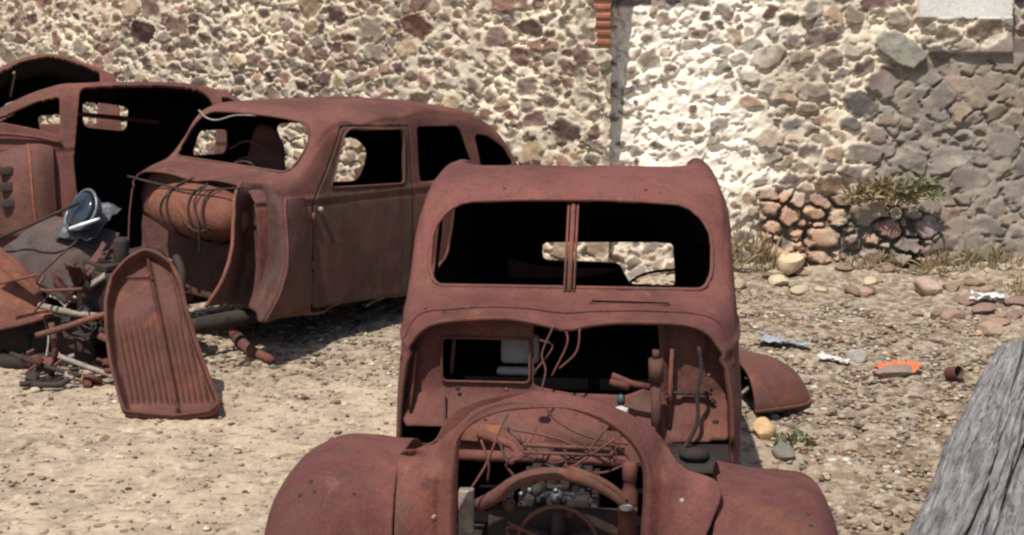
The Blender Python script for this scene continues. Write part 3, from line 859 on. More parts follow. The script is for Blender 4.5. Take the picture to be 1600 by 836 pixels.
    for bx, bz in ((.445, .80), (-.40, .72)):
        V = ICO_V * .012 + np.array([bx, -1.04, bz]); link('bolt', V, [tuple(f) for f in ICO_F], M_PALE, CAR1)

    # ---------------- pontoon wings
    def wing(xs, hs, seam, y0, holes, lf=.47, lr=.75, sgn=-1):
        x = np.linspace(0, 1, 90); xs = np.array(xs); hs = np.array(hs)
        s = np.r_[0, np.cumsum(np.hypot(np.diff(xs), np.diff(hs)))]; s /= s[-1]
        C = catmull(np.stack([xs, hs], -1), 12); ss = np.r_[0, np.cumsum(np.linalg.norm(np.diff(C, axis=0), axis=1))]; ss /= ss[-1]
        X = np.interp(x, ss, C[:, 0]); Hh = np.interp(x, ss, C[:, 1])
        a = np.linspace(-1.35, 1.45, 110)
        A_, _ = np.meshgrid(a, x, indexing='ij'); XX = np.broadcast_to(X, A_.shape); HH = np.broadcast_to(Hh, A_.shape)
        zb = 0.22
        ca, sa = np.cos(A_), np.sin(A_)
        ex = 0.66
        zz = zb + (HH - zb) * np.sign(ca) * np.abs(ca) ** ex
        ln = np.where(sa < 0, .27 + (lf - .27) * smooth(0, .34, np.abs(XX - seam)), lr)
        yy = y0 + ln * np.sign(sa) * np.abs(sa) ** 0.9
        # narrowing to the front
        xc = seam
        nar = 1 - 0.10 * smooth(0.2, 1.2, -A_) - 0.05 * smooth(.2, 1.2, A_)
        Xn = xc + (XX - xc) * nar
        if sgn > 0: Xn = Xn - .20 * np.clip(.885 - zz, 0, .6) * (1 - smooth(0, .35, XX - seam)) * (A_ < .1)
        P = np.stack([Xn, yy, zz], -1)
        P[..., 2] += 0.006 * fbm(P[..., 0] * 4, P[..., 1] * 4, seed=int(abs(seam) * 100) + sgn)
        V, Q = P.reshape(-1, 3), grid_faces(*P.shape[:2])
        o = link('wing', V, Q if sgn < 0 else Q[:, ::-1].copy(), M_RUST, CAR1, solid=0.008, off=0)
        for hx, hr in holes:
            # small rusted bolt holes lying on the sheet
            hx, hy = hx
            i = np.argmin((P[..., 0] - hx) ** 2 + (P[..., 1] - hy) ** 2 + 10 * (P[..., 2] < .5))
            p = P.reshape(-1, 3)[i]; q = P.reshape(-1, 3)
            ii, jj = np.unravel_index(i, P.shape[:2])
            nn = np.cross(P[ii, min(jj + 1, 89)] - P[ii, jj - 1], P[min(ii + 1, 109), jj] - P[ii - 1, jj]); nn /= np.linalg.norm(nn)
            if nn[2] < 0: nn = -nn
            M = Vector(nn).to_track_quat('Z', 'Y').to_matrix()
            g = Geo(); g.lathe([(hr * .8, -.004), (hr * .8, .0048), (hr * .5, .0052)], 12, M, p); g.build('bolt_hole', M_DARK, o)
        return o
    wing([-.536, -.60, -.69, -.79, -.865, -.925, -.962, -.982, -.990, -.994], [.868, .872, .884, .882, .850, .808, .755, .69, .60, .46], -.53, -.86,
         [((-.82, -1.06), .011), ((-.80, -1.10), .009), ((-.845, -1.10), .012), ((-.665, -1.07), .007)])
    wing([.588, .68, .78, .86, .91, .945, .970, .985, .993, .998], [.812, .796, .786, .780, .768, .740, .695, .635, .56, .44], .57, -.88,
         [((.865, -1.04), .009), ((.868, -1.10), .010), ((.885, -1.16), .012), ((.80, -1.24), .013)], sgn=1)
    # added dark backing strips that stand in for shade inside the two open seams
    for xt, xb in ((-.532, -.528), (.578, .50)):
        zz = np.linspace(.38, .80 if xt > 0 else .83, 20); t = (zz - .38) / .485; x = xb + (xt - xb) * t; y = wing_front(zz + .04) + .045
        G = np.stack([np.stack([x - .035, y, zz], -1), np.stack([x + .035, y + .004, zz], -1)], 0); link('seam_backing', G.reshape(-1, 3), grid_faces(2, 20), M_DARK, CAR1, solid=.004)
    # ---------------- what is left in the engine bay
    tube('hose', [(-.285, -.62, .615), (-.216, -.66, .668), (-.146, -.69, .73), (-.064, -.70, .764), (.028, -.70, .769), (.121, -.70, .745), (.214, -.70, .692), (.272, -.70, .640)],
         [.027, .027, .026, .026, .024, .022, .018, .016], M_RUST3, CAR1, 10, sm=6)
    tube('pipe', [(.05, -.66, .775), (.10, -.69, .772), (.19, -.70, .735), (.26, -.70, .675)], 0.013, M_RUST2, CAR1, 8, sm=5)
    g = Geo(); g.lathe([(.028, 0), (.030, .01), (.030, .10), (.022, .12), (.022, .145), (.027, .15), (.027, .205), (.018, .215)], 14, None, (.268, -.68, .60))
    g.box((.262, -.69, .57), (.07, .05, .16)); g.build('filler_neck', M_RUST, CAR1)
    g = Geo(); g.lathe([(.024, 0), (.024, .008), (.014, .012)], 14, None, (.257, -.722, .652)); g.build('cap', M_WHITE, CAR1)
    g = Geo(); g.box((-.322, -.72, .59), (.055, .05, .24)); g.box((-.30, -.74, .50), (.07, .03, .1)); g.build('bracket', M_PALE, CAR1, bevel=0.006)
    g = Geo(); g.tube([(-.13, -.55, .83), (.20, -.56, .822)], .009, 6); g.tube([(-.13, -.55, .80), (.20, -.56, .80)], .007, 6); g.tube([(-.13, -.55, .83), (-.15, -.55, .86), (-.2, -.5, .88)], .008, 6); g.tube([(.2, -.56, .82), (.2, -.56, .79)], .008, 6)
    g.build('linkage', M_RUST3, CAR1)
    a = np.linspace(R(-10), R(190), 30)
    tube('fan_ring', np.stack([.01 + .15 * np.cos(a), -.74 + 0 * a, .50 + .16 * np.sin(a)], -1), 0.008, M_RUST3, CAR1, 6)
    g = Geo()
    for k in range(5):
        t = k * 2 * math.pi / 5 + .3
        g.box((.01 + .075 * math.cos(t), -.70, .50 + .075 * math.sin(t)), (.13, .02, .05), (0.5, -t, 0))
    g.lathe([(.03, -.03), (.035, 0), (.03, .03)], 12, np.array(Euler((R(90), 0, 0)).to_matrix()), (.01, -.70, .50))
    g.build('fan', M_DARK, CAR1)
    g = Geo(); g.box((0, -.30, .44), (.30, .5, .30)); g.box((0, -.32, .60), (.24, .46, .05)); g.box((0.0, -.62, .46), (.5, .05, .3))
    for k in range(4):
        g.lathe([(.018, 0), (.02, .04), (.01, .06)], 8, None, (-.06 + .04 * (k % 2), -.48 + .1 * k, .62))
    g.lathe([(.03, 0), (.03, .10), (.02, .11)], 12, None, (.07, -.46, .62)); g.lathe([(.025, 0), (.03, .07)], 10, None, (-.11, -.46, .62))
    g.build('engine_block', M_DARK, CAR1, bevel=0.008)
    for k in range(9):
        x = -.13 + .032 * k
        V = ICO_V * np.array([.012, .012, .014]) + np.array([x, -.62, .66 + .02 * math.sin(k * 2.1)]); link('stud', V, [tuple(f) for f in ICO_F], M_STEEL, CAR1)
    for pts in ([(-.31, -.70, .70), (-.25, -.68, .80), (-.205, -.65, .92), (-.19, -.5, .93)], [(-.28, -.6, .86), (-.25, -.62, .78), (-.255, -.6, .70)], [(-.19, -.45, .86), (0, -.5, .84), (.12, -.5, .79), (.3, -.55, .77)],
                [(-.16, -.74, .53), (-.17, -.75, .58), (-.10, -.76, .57), (.0, -.75, .52)], [(-.17, -.75, .60), (-.13, -.76, .585), (-.06, -.76, .55)], [(-.05, -.4, .93), (-.01, -.4, .88), (.1, -.42, .83), (.26, -.42, .80)]):
        tube('wire', pts, 0.005, M_RUST2, CAR1, 5, sm=6)
    g = Geo(); g.tube([(-.46, -.28, .70), (.42, -.30, .69)], .022, 8); g.tube([(-.34, -.12, .74), (-.2, -.14, .70), (-.16, -.2, .66)], .02, 8); g.tube([(.36, -.15, .78), (.3, -.2, .74)], .016, 8)
    g.build('cross_tube', M_RUST, CAR1)
    V = ICO_V * np.array([.03, .02, .012]) + np.array([-.10, -.05, .87]); link('broken_fitting', V, [tuple(f) for f in ICO_F], M_WHITE, CAR1, False)
    # chassis rails carry the body, axle and drums
    g = Geo()
    for s in (-1, 1):
        g.box((s * .36, .9, .27), (.07, 4.0, .12))
    g.box((0, -.9, .26), (.9, .08, .1)); g.box((0, 2.3, .26), (.9, .08, .1)); g.build('chassis', M_DARK, CAR1)
    for sx in (-1, 1):
        for yy in (-.85, 2.2):
            g = Geo(); g.lathe([(.05, -.05), (.17, -.05), (.17, .05), (.06, .06)], 20, np.array(Euler((0, R(90), 0)).to_matrix()), (sx * .72, yy, .17)); g.tube([(sx * .72, yy, .17), (sx * .3, yy, .22)], .03, 8)
            g.build('brake_drum', M_DARK, CAR1)
car1()
# ---- the wreck on the left, seen from its front corner
CAR2 = empty('rusty_car', (-2.242, 10.498, 0.0), (R(-2.0), R(1.5), R(-38)))
tag(CAR2, 'rusty sedan wreck with its door shut and its nose torn off, behind the leaning grille', 'wrecked car', 'rusted car wrecks in front of the stone wall')

def car2():
    sts = [COWL0, COWL1, BASE, (.65, HEAD[1]), st(.85, .28, .738, 1.05, 1.632, .685, .12), st(1.2, .26, .74, 1.05, 1.640, .682, .12), st(1.6, .25, .742, 1.05, 1.645, .678, .13),
           st(2.0, .25, .74, 1.05, 1.64, .67, .14), st(2.3, .26, .735, 1.05, 1.60, .65, .17), st(2.55, .27, .72, 1.03, 1.53, .625, .2), st(2.8, .29, .69, .98, 1.41, .59, .22),
           st(3.0, .31, .65, .88, 1.23, .54, .24), st(3.15, .33, .59, .72, 1.0, .50, .2), st(3.25, .36, .50, .5, .70, .44, .12)]
    def dents(P):
        # crumpled roof edge above the doors
        a = np.exp(-((P[..., 1] - 1.40) / .16) ** 2) * smooth(.35, .62, P[..., 0]) * smooth(1.45, 1.55, P[..., 2])
        P[..., 2] -= .025 * a
        b = np.exp(-((P[..., 1] - 1.05) / .3) ** 2) * smooth(.2, .6, P[..., 0]) * smooth(1.5, 1.58, P[..., 2])
        P[..., 2] -= .012 * b
        c_ = np.exp(-((P[..., 1] - .98) / .13) ** 2) * smooth(-.25, .30, P[..., 0]) * smooth(1.5, 1.58, P[..., 2])
        P[..., 2] -= .045 * c_
        e_ = np.exp(-((P[..., 1] - 1.62) / .25) ** 2) * smooth(-.4, .1, P[..., 0]) * smooth(1.5, 1.58, P[..., 2])
        P[..., 2] += .018 * e_
        return P
    P = body_grid(sts, seed=9, dent=0.008, bead=1.075, extra=dents)
    wsel = lambda q: (q[:, 1] > 0.25) & (q[:, 1] < 0.85) & (q[:, 2] > 1.2)
    door = rpoly([(.435, .30), (1.455, .27), (1.462, 1.0), (1.462, 1.53), (1.05, 1.545), (.76, 1.555), (.56, 1.22), (.45, 1.06)], .03)
    win = rpoly([(.615, 1.135), (1.375, 1.112), (1.39, 1.51), (1.1, 1.515), (.83, 1.535), (.775, 1.50)], [.03, .05, .05, .05, .05, .05])
    rwin = rpoly([(1.545, 1.11), (2.20, 1.12), (2.06, 1.50), (1.55, 1.515)], [.04, .08, .08, .04])
    qwin = rpoly([(2.27, 1.15), (2.79, 1.165), (2.71, 1.29), (2.44, 1.41), (2.25, 1.425)], [.05, .04, .1, .1, .06])
    fa = rpoly([(.60, 1.22), (.93, 1.22), (.93, 1.405), (.66, 1.41)], .05)
    fb = rpoly([(1.45, 1.05), (1.85, 1.05), (1.92, 1.42), (1.44, 1.43)], .06)
    fc = rpoly([(2.02, .92), (2.42, .90), (2.50, 1.15), (2.30, 1.29), (2.05, 1.26)], .1)
    V, Q = cut(P, [([0, 2], WS, wsel, False), ([1, 2], door, right, False), ([1, 2], rwin, right, False), ([1, 2], qwin, right, False),
                   ([1, 2], fa, left, False), ([1, 2], fb, left, False), ([1, 2], fc, left, False)])
    # ragged sill
    low = V[:, 2] < .34; V[low, 2] += .03 * vnoise(V[low, 1] * 9, V[low, 0] * 3, seed=14)
    link('body', V, Q[:, ::-1].copy(), M_RUST2, CAR2, solid=0.014, inside=M_INNER)
    din = rpoly([(.447, .315), (1.445, .285), (1.452, 1.0), (1.452, 1.522), (1.05, 1.537), (.765, 1.546), (.57, 1.22), (.46, 1.06)], .03)
    V, Q = cut(P, [([1, 2], din, right, True), ([1, 2], win, right, False)])
    V[:, 0] += 0.004
    d = link('door', V, Q[:, ::-1].copy(), M_DOOR, CAR2, solid=0.02, inside=M_INNER)
    g = Geo(); g.lathe([(.018, 0), (.02, .02), (.012, .03)], 10, np.array(Euler((0, R(90), 0)).to_matrix()), (.735, .50, 1.0)); g.build('handle', M_PALE, d)
    tube('window_frame', outline3(P, [1, 2], win)[::2] if False else np.array([(np.interp(p[1], [1.1, 1.5], [.728, .690]), p[0], p[1]) for p in win])[::2], 0.008, M_RUST2, d, 6, True)
    for hz in (.62, .95):
        g = Geo(); g.tube([(.742, .438, hz - .03), (.742, .438, hz + .03)], .012, 8); g.build('hinge', M_RUST2, d)
    lip = outline3(P, [0, 2], WS, .8); lip[:, 1] -= 0.004
    tube('windscreen_trim', lip[::2], 0.010, M_RUST3, CAR2, 6, True)
    # dangling strip in the top of the windscreen
    tube('loose_trim', [(-.60, .58, 1.565), (-.48, .55, 1.52), (-.36, .55, 1.515), (-.2, .57, 1.56), (.0, .6, 1.575)], 0.007, M_PALE, CAR2, 6, sm=6)
    # front seat back seen through the windscreen
    u, v = np.meshgrid(np.linspace(-1, 1, 25), np.linspace(0, 1, 20), indexing='ij')
    G = np.stack([-.40 + .25 * u * (1 - .3 * v ** 3), .93 + .10 * v + .05 * u ** 2, .60 + (.86 - .10 * u ** 4) * v * (1 - .06 * u ** 2)], -1)
    link('seat_back', G.reshape(-1, 3), grid_faces(25, 20), M_RUST2, CAR2, solid=.05)
    for zz in (1.22, 1.34):
        tube('seat_spring', [(-.62, .90, zz - .08), (-.40, .88, zz), (-.19, .92, zz - .07)], .009, M_RUST3, CAR2, 6, sm=5)
    a = np.linspace(0, 2 * math.pi, 28, endpoint=False)
    g = Geo(); g.tube(np.stack([-.33 + .19 * np.cos(a), .70 + .10 * np.sin(a), 1.05 + .15 * np.sin(a)], -1), .012, 7, True); g.tube([(-.33, .70, 1.05), (-.33, .45, .9)], .02, 8); g.tube([(-.52, .70, 1.05), (-.14, .70, 1.05)], .008, 6)
    g.build('steering_wheel', M_DARK, CAR2)
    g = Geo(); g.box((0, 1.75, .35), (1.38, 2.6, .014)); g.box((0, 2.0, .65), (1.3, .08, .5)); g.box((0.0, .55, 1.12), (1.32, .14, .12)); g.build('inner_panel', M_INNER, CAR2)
    # bulkhead with the bulging tank
    u = np.arange(-.66, .6601, .015); z = np.arange(.28, 1.181, .015); U, Zz = np.meshgrid(u, z, indexing='ij')
    G = np.stack([U, .10 + .012 * fbm(U * 6, Zz * 6, seed=8), Zz], -1)
    outer = rpoly([(-.655, .32), (-.655, 1.02), (-.58, 1.12), (-.44, 1.165), (.44, 1.165), (.58, 1.12), (.655, 1.02), (.66, .32)], .03)
    V, Q = cut(G, [([0, 2], outer, lambda q: np.ones(len(q), bool), True)]); link('bulkhead', V, Q, M_RUST3, CAR2, solid=.008)
    th = np.linspace(0, math.pi, 26); pr = np.stack([.185 * np.sin(th) ** .6, -.44 * np.cos(th)], -1); pr[0, 0] = pr[-1, 0] = .004
    g = Geo(); g.lathe(pr, 28, np.array(Euler((0, R(90), 0)).to_matrix()), (.10, -.02, .955)); tk = g.build('tank', M_RUSTO, CAR2)
    for x in (.0, .22, .36):
        a = np.linspace(R(100), R(300), 16)
        tube('strap', np.stack([x + 0 * a + .03 * np.sin(a * 2), -.02 + .192 * np.cos(a), .955 + .192 * np.sin(a)], -1), .008, M_DARK, tk, 6)
    tube('bonnet_rod', [(-.62, -.05, 1.12), (-.2, -.12, 1.115), (.2, -.16, 1.12), (.60, -.08, 1.175)], .008, M_DARK, CAR2, 6, sm=4)
    for pts in ([(.05, -.02, 1.18), (-.02, -.12, 1.12), (-.08, -.2, 1.0), (-.06, -.2, .85)], [(.28, -.1, 1.17), (.26, -.2, 1.05), (.33, -.22, .9), (.3, -.18, .70)], [(.1, -.2, .98), (.2, -.22, .90), (.33, -.2, .86), (.42, -.1, .95)]):
        tube('cable', pts, .007, M_CABLE, CAR2, 6, sm=6)
    # what remains of the front wing: inner edge, trough, outer crown, side skin
    A = np.array([[(.52, -.02, 1.20), (.62, .08, 1.19), (.70, .10, 1.14), (.755, .16, 1.10), (.745, .34, 1.10)],
                  [(.57, -.12, 1.12), (.56, .06, 1.06), (.72, .08, 1.06), (.80, .11, 1.02), (.752, .36, 1.0)],
                  [(.63, -.18, .98), (.50, .06, .92), (.72, .08, .90), (.85, .09, .86), (.755, .38, .82)],
                  [(.69, -.25, .80), (.50, .06, .74), (.74, .06, .72), (.89, .05, .68), (.76, .40, .64)],
                  [(.74, -.37, .62), (.52, .0, .56), (.76, .00, .54), (.91, -.03, .50), (.765, .41, .48)],
                  [(.78, -.54, .47), (.58, -.12, .40), (.78, -.12, .38), (.90, -.15, .33), (.77, .40, .36)]])
    rows = np.array([catmull(r, 9) for r in A]); rows = np.array([catmull(rows[:, k], 9) for k in range(rows.shape[1])])
    rows += .006 * fbm(rows[..., 0] * 6, rows[..., 1] * 6, rows[..., 2] * 6, seed=4)[..., None]
    link('front_wing', rows.reshape(-1, 3), grid_faces(*rows.shape[:2]), M_DOOR, CAR2, solid=.01, off=0)
    tube('wing_bead', rows[0], .013, M_RUSTO, CAR2, 7)
    tube('wing_bead', rows[27], .012, M_RUST2, CAR2, 7)
    # engine, axle and frame rails
    g = Geo(); g.box((-.05, -.52, .48), (.32, .56, .30), (.06, .10, .08)); g.box((-.05, -.52, .65), (.22, .54, .06), (.06, .10, .08)); g.box((-.24, -.5, .56), (.08, .5, .1), (0, .3, 0)); g.box((.18, -.5, .62), (.07, .45, .07), (0, 0, .15))
    for k in range(3):
        g.lathe([(.02, 0), (.022, .03), (.01, .04)], 8, None, (-.05, -.7 + .17 * k, .69))
    g.lathe([(.07, -.02), (.08, 0), (.07, .02)], 16, np.array(Euler((R(90), 0, 0)).to_matrix()), (-.05, -.9, .6)); g.lathe([(.05, 0), (.05, .14), (.03, .16)], 12, None, (.2, -.75, .7))
    g.tube([(.2, -.3, .68), (.32, -.35, .6), (.36, -.4, .45)], .03, 8, sm=4); g.build('engine_block', M_DARK, CAR2, bevel=.01)
    g = Geo()
    for s in (-1, 1): g.box((s * .38, .9, .24), (.06, 3.4, .10))
    g.box((.1, -.85, .24), (1.1, .07, .09)); g.box((0, 2.4, .24), (.9, .1, .1)); g.build('chassis', M_DARK, CAR2)
    for sx in (-1, 1):
        for yy in (-.75, 2.4):
            g = Geo(); g.lathe([(.05, -.05), (.17, -.05), (.17, .05), (.06, .06)], 20, np.array(Euler((0, R(90), 0)).to_matrix()), (sx * .66, yy, .17)); g.tube([(sx * .66, yy, .17), (sx * .3, yy, .22)], .03, 8)
            g.build('brake_drum', M_DARK, CAR2)
    g = Geo(); g.tube([(.42, -.62, .62), (.55, -.68, .70), (.62, -.7, .76)], .016, 7); g.tube([(.44, -.62, .62), (.52, -.6, .60)], .024, 7); g.tube([(.3, -.6, .5), (.46, -.64, .64)], .018, 7); g.tube([(.40, -.66, .58), (.50, -.62, .68)], .02, 6); g.build('steering_arm', M_PALE, CAR2)
car2()

# ---- the wreck at the left edge, side on
CAR3 = empty('rusty_car', (-4.367, 12.871, -0.12), (0, R(-10), R(-70)))
tag(CAR3, 'dark open sided car wreck with no door, at the left edge', 'wrecked car', 'rusted car wrecks in front of the stone wall')
def car3():
    c0 = (-1.05, [(.68, .45), (.68, .6), (.67, .8), (.66, .95), (.62, 1.05), (.55, 1.13), (.46, 1.17), (.34, 1.19), (.18, 1.2), (0, 1.2)])
    sts = [c0, (-.60, [(.69, .35), (.70, .6), (.70, .85), (.69, 1.02), (.67, 1.12), (.63, 1.20), (.55, 1.245), (.42, 1.26), (.2, 1.265), (0, 1.265)]),
           (-.20, [(.70, .32), (.715, .6), (.715, .85), (.71, 1.05), (.70, 1.20), (.68, 1.275), (.64, 1.31), (.52, 1.33), (.25, 1.335), (0, 1.335)]),
           st(.12, .30, .72, 1.1, 1.53, .68, .14), st(.44, .30, .725, 1.1, 1.665, .68, .15), st(.67, .30, .728, 1.1, 1.712, .675, .15), st(1.16, .30, .73, 1.1, 1.715, .67, .16), st(1.62, .30, .73, 1.1, 1.69, .66, .18),
           st(1.9, .30, .725, 1.08, 1.635, .64, .2), st(2.05, .32, .715, 1.05, 1.57, .62, .2), st(2.25, .34, .68, .95, 1.38, .58, .22), st(2.40, .36, .62, .8, 1.12, .52, .2), st(2.5, .4, .5, .55, .8, .42, .1)]
    P = body_grid(sts, seed=5, dent=.008, bead=1.16)
    tri = rpoly([(-.22, 1.36), (.10, 1.385), (.40, 1.31), (.55, 1.255), (.565, 1.58), (.40, 1.55), (.12, 1.435), (-.18, 1.40)], .03)
    dop = rpoly([(.735, 1.655), (1.16, 1.672), (1.55, 1.655), (1.78, 1.60), (1.84, 1.42), (1.80, 1.1), (1.72, .40), (.66, .40), (.64, 1.05)], [.06, .1, .1, .1, .1, .1, .06, .06, .05])
    qw = rpoly([(1.90, 1.56), (2.02, 1.53), (2.04, 1.44), (1.90, 1.46)], .04)
    f1 = rpoly([(.84, 1.43), (1.22, 1.38), (1.25, 1.60), (1.16, 1.63), (.845, 1.68)], .07)
    f2 = rpoly([(.46, 1.42), (.65, 1.36), (.655, 1.56), (.45, 1.55)], .03); f3 = rpoly([(1.78, 1.10), (2.12, 1.10), (2.12, 1.36), (1.78, 1.38)], .04)
    wsel = lambda q: (q[:, 1] > -.2) & (q[:, 1] < .5) & (q[:, 2] > 1.3) & (np.abs(q[:, 0]) < .62)
    wsc = rpoly([(-.56, 1.36), (.56, 1.36), (.57, 1.58), (-.57, 1.58)], .06)
    V, Q = cut(P, [([1, 2], tri, right, False), ([1, 2], dop, right, False), ([1, 2], qw, right, False), ([1, 2], f1, left, False), ([1, 2], f2, left, False), ([1, 2], f3, left, False), ([0, 2], wsc, wsel, False)])
    link('body', V, Q[:, ::-1].copy(), M_RUST2, CAR3, solid=.03, inside=M_INNER)
    g = Geo(); g.box((0, 1.2, .36), (1.36, 2.2, .014)); g.build('floor_pan', M_INNER, CAR3)
    u, v = np.meshgrid(np.linspace(-1, 1, 25), np.linspace(0, 1, 16), indexing='ij')
    G = np.stack([.62 * u, 1.75 + .12 * v, .45 + .42 * v * (1 - .1 * u ** 4)], -1); link('seat_back', G.reshape(-1, 3), grid_faces(25, 16), M_INNER, CAR3, solid=.1)
    tube('roof_rail', [(-.60, .75, 1.55), (-.55, 1.1, 1.50), (-.5, 1.5, 1.44)], .022, M_RUST2, CAR3, 7)
    # bulging front wing with the pressed panel beside the bonnet
    A = np.array([[(.60, .50, 1.20), (.70, .49, 1.18), (.76, .485, 1.05), (.78, .48, .80), (.78, .48, .45)],
                  [(.58, .35, 1.24), (.74, .35, 1.18), (.84, .35, 1.02), (.87, .35, .78), (.86, .36, .45)],
                  [(.56, .18, 1.22), (.72, .18, 1.16), (.85, .18, 1.0), (.88, .18, .78), (.86, .2, .45)],
                  [(.55, .05, 1.20), (.70, .05, 1.14), (.80, .05, 1.0), (.82, .05, .78), (.80, .08, .45)],
                  [(.54, -.4, 1.16), (.72, -.4, 1.08), (.85, -.4, .95), (.88, -.4, .7), (.86, -.35, .45)]])
    rows = np.array([catmull(r, 9) for r in A]); rows = np.array([catmull(rows[:, k], 9) for k in range(rows.shape[1])])
    link('front_wing', rows.reshape(-1, 3), grid_faces(*rows.shape[:2])[:, ::-1].copy(), M_RUST3, CAR3, solid=.01, off=0)
    for k in range(3):
        g = Geo(); g.box((.86, .10, .98 - .13 * k), (.02, .11, .07)); g.build('louvre', M_DARK, CAR3, bevel=.008)
    tube('wing_bead', rows[:, 12], .012, M_RUSTO, CAR3, 7)
    tube('cowl_bead', [(.72, -.3, 1.29), (.735, .1, 1.285), (.735, .35, 1.25), (.73, .55, 1.20)], .016, M_RUST, CAR3, 7, sm=4)
    g = Geo(); g.box((.3, .7, .22), (.08, 3.4, .14)); g.box((-.3, .7, .22), (.08, 3.4, .14)); g.box((.0, 1.9, .15), (1.1, .12, .28)); g.box((0, -.6, .15), (1.1, .12, .28)); g.build('chassis', M_DARK, CAR3)
car3()

# ---- fourth wreck behind it: only its roof shows
CAR4 = empty('rusty_car', (-4.73, 14.42, -0.06), (0, R(-14), R(-70)))
tag(CAR4, 'farthest car wreck, only its peaked dark roof rising behind the open sided one', 'wrecked car', 'rusted car wrecks in front of the stone wall')
def car4():
    sts = [(-.7, [(.66, .4), (.68, .6), (.68, .8), (.67, 1.0), (.65, 1.1), (.6, 1.2), (.5, 1.25), (.4, 1.27), (.2, 1.28), (0, 1.28)]), st(-.35, .35, .70, 1.1, 1.38, .62, .12), st(-.05, .35, .71, 1.1, 1.66, .64, .12),
           st(.15, .35, .715, 1.1, 1.755, .64, .12), st(.42, .35, .72, 1.1, 1.805, .63, .13), st(.65, .35, .72, 1.1, 1.755, .62, .14), st(.92, .35, .70, 1.08, 1.65, .60, .16), st(1.02, .35, .69, 1.06, 1.60, .59, .16)]
    P = body_grid(sts, seed=15, dent=.01, bead=None)
    o = rpoly([(-.06, 1.60), (.17, 1.71), (.42, 1.765), (.62, 1.715), (.88, 1.61), (.80, 1.1), (.0, 1.12), (-.18, 1.45)], .04)
    f = rpoly([(.0, 1.20), (.97, 1.20), (.93, 1.50), (.42, 1.66), (.02, 1.52)], .05)
    V, Q = cut(P, [([1, 2], o, right, False), ([1, 2], f, left, False)]); link('body', V, Q[:, ::-1].copy(), M_RUST2, CAR4, solid=.03, inside=M_INNER)
    g = Geo(); g.box((0, .2, .38), (1.3, 1.5, .014)); g.box((.3, .2, .22), (.08, 1.5, .28)); g.box((-.3, .2, .22), (.08, 1.5, .28)); g.build('chassis', M_DARK, CAR4)
    tube('roof_bow', [(-.6, .1, 1.60), (-.3, .12, 1.68), (.3, .12, 1.68), (.62, .1, 1.60)], .014, M_PALE, CAR4, 6, sm=4)
car4()

# ------------------------------------------------------------------ leaning radiator grille
def grille():
    # own plane: u across, v up the leaning face, w out of it
    root = empty('radiator_grille', (-1.955, 8.59, 0.02))
    tag(root, 'detached rusty radiator grille with a pointed top leaning over the scrap on the gravel', 'car grille')
    out = np.array([(-.005, .0), (-.27, .03), (-.305, .14), (-.365, .33), (-.405, .54), (-.425, .72), (-.405, .88), (-.335, .99), (-.235, 1.06), (-.155, 1.03), (-.075, .965), (-.02, .84), (.02, .68), (.10, .44), (.185, .22), (.235, .10), (.20, .03)])
    out = rpoly(out, .035); out[:, 0] = (out[:, 0] + .085) * 1.10 - .085
    u = np.arange(-.50, .30, .005); v = np.arange(-.01, 1.08, .005)
    U, Vv = np.meshgrid(u, v, indexing='ij')
    pts = np.stack([U.ravel(), Vv.ravel()], -1); d = polydist(pts, out).reshape(U.shape)
    cx = -.235 + (1.0 - Vv) * .27                                            # the centre rib runs from the tip to the lower right
    rec = -.085 * smooth(.012, .04, d)
    rim = .012 * np.exp(-((d - .010) / .01) ** 2)
    rib = .045 * np.exp(-((U - cx) / .012) ** 2) * smooth(.02, .06, d)
    lr = np.where(U > cx, .022, 0) * smooth(.03, .06, d)
    ang = (U - cx) / (.33 + .0 * Vv)
    sl = .024 * np.clip(np.sin((U - cx) * 2 * math.pi / .034), -.4, 1) * smooth(.72, .45, Vv) * smooth(.03, .06, d) * smooth(.10, .16, Vv)
    lipb = .05 * smooth(.11, .04, Vv) * smooth(.0, .03, d)
    bar = .018 * np.exp(-((Vv - .90) / .012) ** 2) * (U < cx) * smooth(.02, .05, d)
    w_ = rec + rim + rib + lr + sl + lipb + bar + .004 * fbm(U * 14, Vv * 14, seed=3)
    lean = R(31)
    def place(U, Vv, W):
        return np.stack([U + .0 * Vv, Vv * math.sin(lean) - W * math.cos(lean), Vv * math.cos(lean) + W * math.sin(lean)], -1)
    G3 = np.stack([U, Vv, w_], -1)
    V, Q = cut(G3, [([0, 1], out, lambda q: np.ones(len(q), bool), True)])
    V = place(V[:, 0], V[:, 1], V[:, 2])
    link('grille_panel', V, Q, mat_rust('rust_grille', main=(.135, .054, .043), stain=.25, spots=.5), root, solid=.006)
    # side wall of the shell all round the rim
    n = len(out); ring = np.array([np.stack([out[:, 0], out[:, 1], np.full(n, h)], -1) for h in (.004, -.05, -.10)])
    ring[2, :, :2] = out * .94 + np.array([-.12, .5]) * .06
    G = place(ring[..., 0], ring[..., 1], ring[..., 2]); G = np.concatenate([G, G[:, :1]], 1)
    G[..., 2] = np.maximum(G[..., 2], -.03)
    link('shell_edge', G.reshape(-1, 3), grid_faces(*G.shape[:2]), M_RUSTO, root, solid=.006, off=0)
    g = Geo(); g.lathe([(.012, 0), (.012, .006)], 10, np.array(Euler((R(-60), 0, 0)).to_matrix()), place(np.array(-.19), np.array(.86), np.array(-.02))); g.build('badge_hole', M_DARK, root)
    # prop that holds it up
    g = Geo(); g.tube([place(np.array(-.2), np.array(.9), np.array(-.09)), (-.15, .95, -.02)], .02, 7); g.build('stay', M_DARK, root)
grille()

